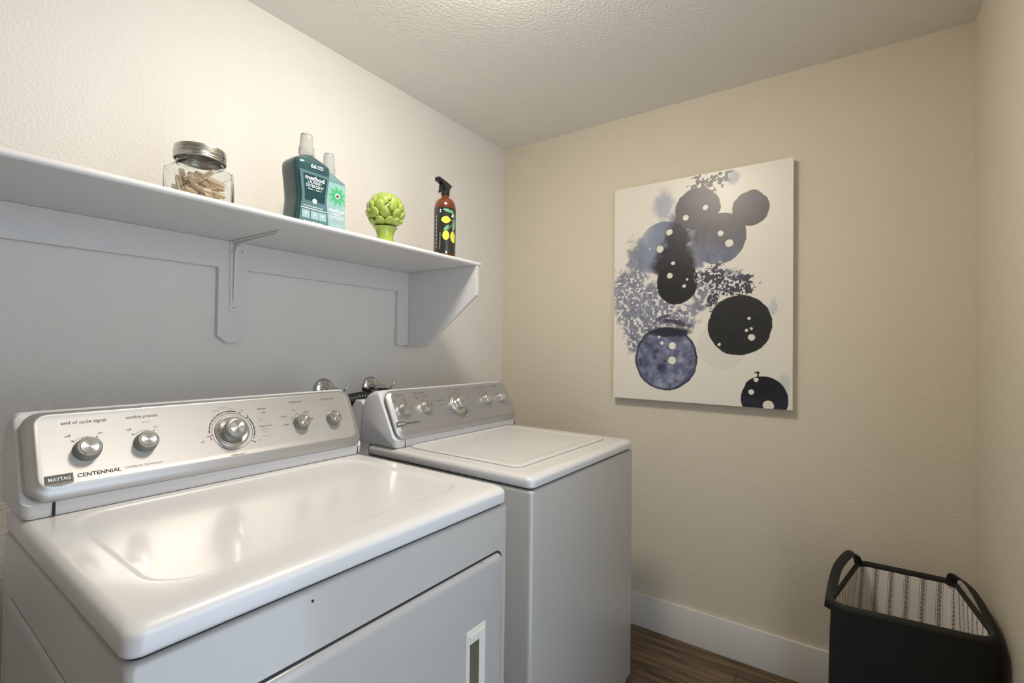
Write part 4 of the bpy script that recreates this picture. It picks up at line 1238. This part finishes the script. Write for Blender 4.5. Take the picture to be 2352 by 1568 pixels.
# ------------------------------------------------------------------ laundry basket
BZ = 0.55
bas = empty('laundry_basket', (-0.30, -1.73, 0), 0, 'black fabric laundry basket with striped lining, in the corner on the floor', 'laundry basket')
ctr = Vector((-0.30, -1.73, 0))
def rpoly(corners, r, n=8):
    pts = []
    k = len(corners)
    for i in range(k):
        p = Vector(corners[i]); q0 = Vector(corners[i-1]); q1 = Vector(corners[(i+1) % k])
        rad = r[i] if isinstance(r, (list, tuple)) else r
        s0 = p+(q0-p).normalized()*rad
        s1 = p+(q1-p).normalized()*rad
        for j in range(n):
            t_ = j/(n-1)
            pts.append(s0*(1-t_)**2+p*2*t_*(1-t_)+s1*t_**2)
    # extra points on the straight runs
    out = []
    for i in range(len(pts)):
        a, b_ = pts[i], pts[(i+1) % len(pts)]
        out.append(a)
        if (b_-a).length > 0.05:
            for j in range(1, 8): out.append(a.lerp(b_, j/8))
    return out
RIM = [(-0.512, -1.552), (-0.478, -1.912), (-0.112, -1.876), (-0.116, -1.630)]
BOT = [(-0.500, -1.560), (-0.490, -1.905), (-0.095, -1.905), (-0.095, -1.575)]
ringT = rpoly(RIM, [0.055, 0.055, 0.03, 0.03])
ringB = rpoly(BOT, [0.055, 0.055, 0.03, 0.03])
NP = min(len(ringT), len(ringB))
def resample(pts, n):
    P = pts+[pts[0]]
    L_ = [0]
    for a, b_ in zip(P[:-1], P[1:]): L_.append(L_[-1]+(b_-a).length)
    out = []
    for i in range(n):
        s = L_[-1]*i/n
        k = max(j for j in range(len(L_)) if L_[j] <= s+1e-9)
        k = min(k, len(P)-2)
        t_ = (s-L_[k])/max(1e-9, L_[k+1]-L_[k])
        out.append(P[k].lerp(P[k+1], t_))
    return out, L_[-1]
ringT, LT = resample(ringT, 120)
ringB, LB = resample(ringB, 120)
def bring(z, off_=0.0, bulge=0.0):
    t_ = z/BZ
    base_ = [b_.lerp(a, t_) for a, b_ in zip(ringT, ringB)]
    n = len(base_)
    out = []
    for i, p in enumerate(base_):
        tn = (base_[(i+1) % n]-base_[i-1]).normalized()
        nr = Vector((tn.y, -tn.x))
        if nr.dot(p-Vector((-0.30, -1.73))) < 0: nr = -nr
        q = p+nr*(off_+bulge*math.sin(PI*t_))
        q.x = min(q.x, -0.0165); q.y = max(q.y, -WR+0.0165)
        sag = -0.006*math.sin(2*PI*i/n*2) if False else 0
        out.append((q.x-ctr.x, q.y-ctr.y, z))
    return out
zs = [0.002, 0.006]+[0.05*i for i in range(1, 11)]+[BZ-0.012]
loft([bring(z, 0.004, 0.006) for z in zs], cap0=True, cap1=False).build('basket_body', 'basket', bas, fix=True, angle=60)
# lining with perimeter UVs
zi = [BZ-0.004, BZ-0.03, BZ-0.08, BZ-0.16, BZ-0.28, BZ-0.40, 0.03]
rr_ = [bring(z, -0.0035, 0.002) for z in zi]
b = MB()
n = len(rr_[0])
rng = random.Random(4)
vs = []
for k, rg_ in enumerate(rr_):
    for i, p in enumerate(rg_):
        f_ = 0.002*math.sin(i*0.55+k*0.9)*min(1, k)
        q = Vector(p); d_ = Vector((q.x, q.y, 0)).normalized()
        vs.append(tuple(q-d_*(abs(f_))))
    vs.append(vs[-n])          # seam column
fs = []
nn = n+1
for k in range(len(rr_)-1):
    for i in range(n):
        fs.append((k*nn+i, k*nn+i+1, (k+1)*nn+i+1, (k+1)*nn+i))
fs.append(tuple((len(rr_)-1)*nn+i for i in range(n)))
b.add(vs, fs)
lin = b.build('striped_lining', 'stripe', bas, fix=False)
uvl = lin.data.uv_layers.new(name='UVMap')
for pl_ in lin.data.polygons:
    for li in pl_.loop_indices:
        vi = lin.data.loops[li].vertex_index
        k, i = divmod(vi, nn)
        k = min(k, len(zi)-1)
        uvl.data[li].uv = (i/n*LT, zi[k])
# hem binding round the rim
hr = [Vector((p[0], p[1], BZ-0.004)) for p in bring(BZ, 0.001)]
rings = []
for i in range(len(hr)):
    p = hr[i]
    tn = (hr[(i+1) % len(hr)]-hr[i-1]).normalized()
    nr = Vector((tn.y, -tn.x, 0))
    rings.append([tuple(p+nr*(0.0055*math.cos(a))+Vector((0, 0, 0.011*math.sin(a)))) for a in [2*PI*j/10 for j in range(10)]])
hm = MB()
k = len(rings)
hm.add([p for r_ in rings for p in r_], [(i*10+j, i*10+(j+1) % 10, ((i+1) % k)*10+(j+1) % 10, ((i+1) % k)*10+j) for i in range(k) for j in range(10)])
hm.build('rim_binding', 'hem', bas)
def strap_mesh(pts, wdt, thk, wdir):
    P = smooth_path(pts, 8)
    rings = []
    for i, p in enumerate(P):
        t_ = (P[min(i+1, len(P)-1)]-P[max(i-1, 0)]).normalized()
        wv = Vector(wdir)
        wv = (wv-t_*wv.dot(t_)).normalized()
        nv = t_.cross(wv)
        rings.append([tuple(p+wv*(wdt/2*a)+nv*(thk/2*c)-ctr) for a, c in ((-1, -0.6), (-0.9, -1), (0.9, -1), (1, -0.6), (1, 0.6), (0.9, 1), (-0.9, 1), (-1, 0.6))])
    return loft(rings)
strap_mesh([(-0.430, -1.551, 0.500), (-0.430, -1.554, 0.525), (-0.390, -1.560, 0.558), (-0.320, -1.570, 0.584), (-0.250, -1.588, 0.597), (-0.185, -1.607, 0.597), (-0.140, -1.622, 0.578), (-0.128, -1.628, 0.545)],
           0.026, 0.004, (0.35, 0.75, 0.3)).build('carry_handle', 'strap', bas)
strap_mesh([(-0.440, -1.9130, 0.485), (-0.435, -1.9150, 0.515), (-0.385, -1.912, 0.552), (-0.320, -1.903, 0.578), (-0.250, -1.892, 0.591), (-0.180, -1.878, 0.588), (-0.140, -1.868, 0.572), (-0.128, -1.868, 0.540)],
           0.026, 0.004, (0.1, 0.75, 0.45)).build('carry_handle', 'strap', bas)
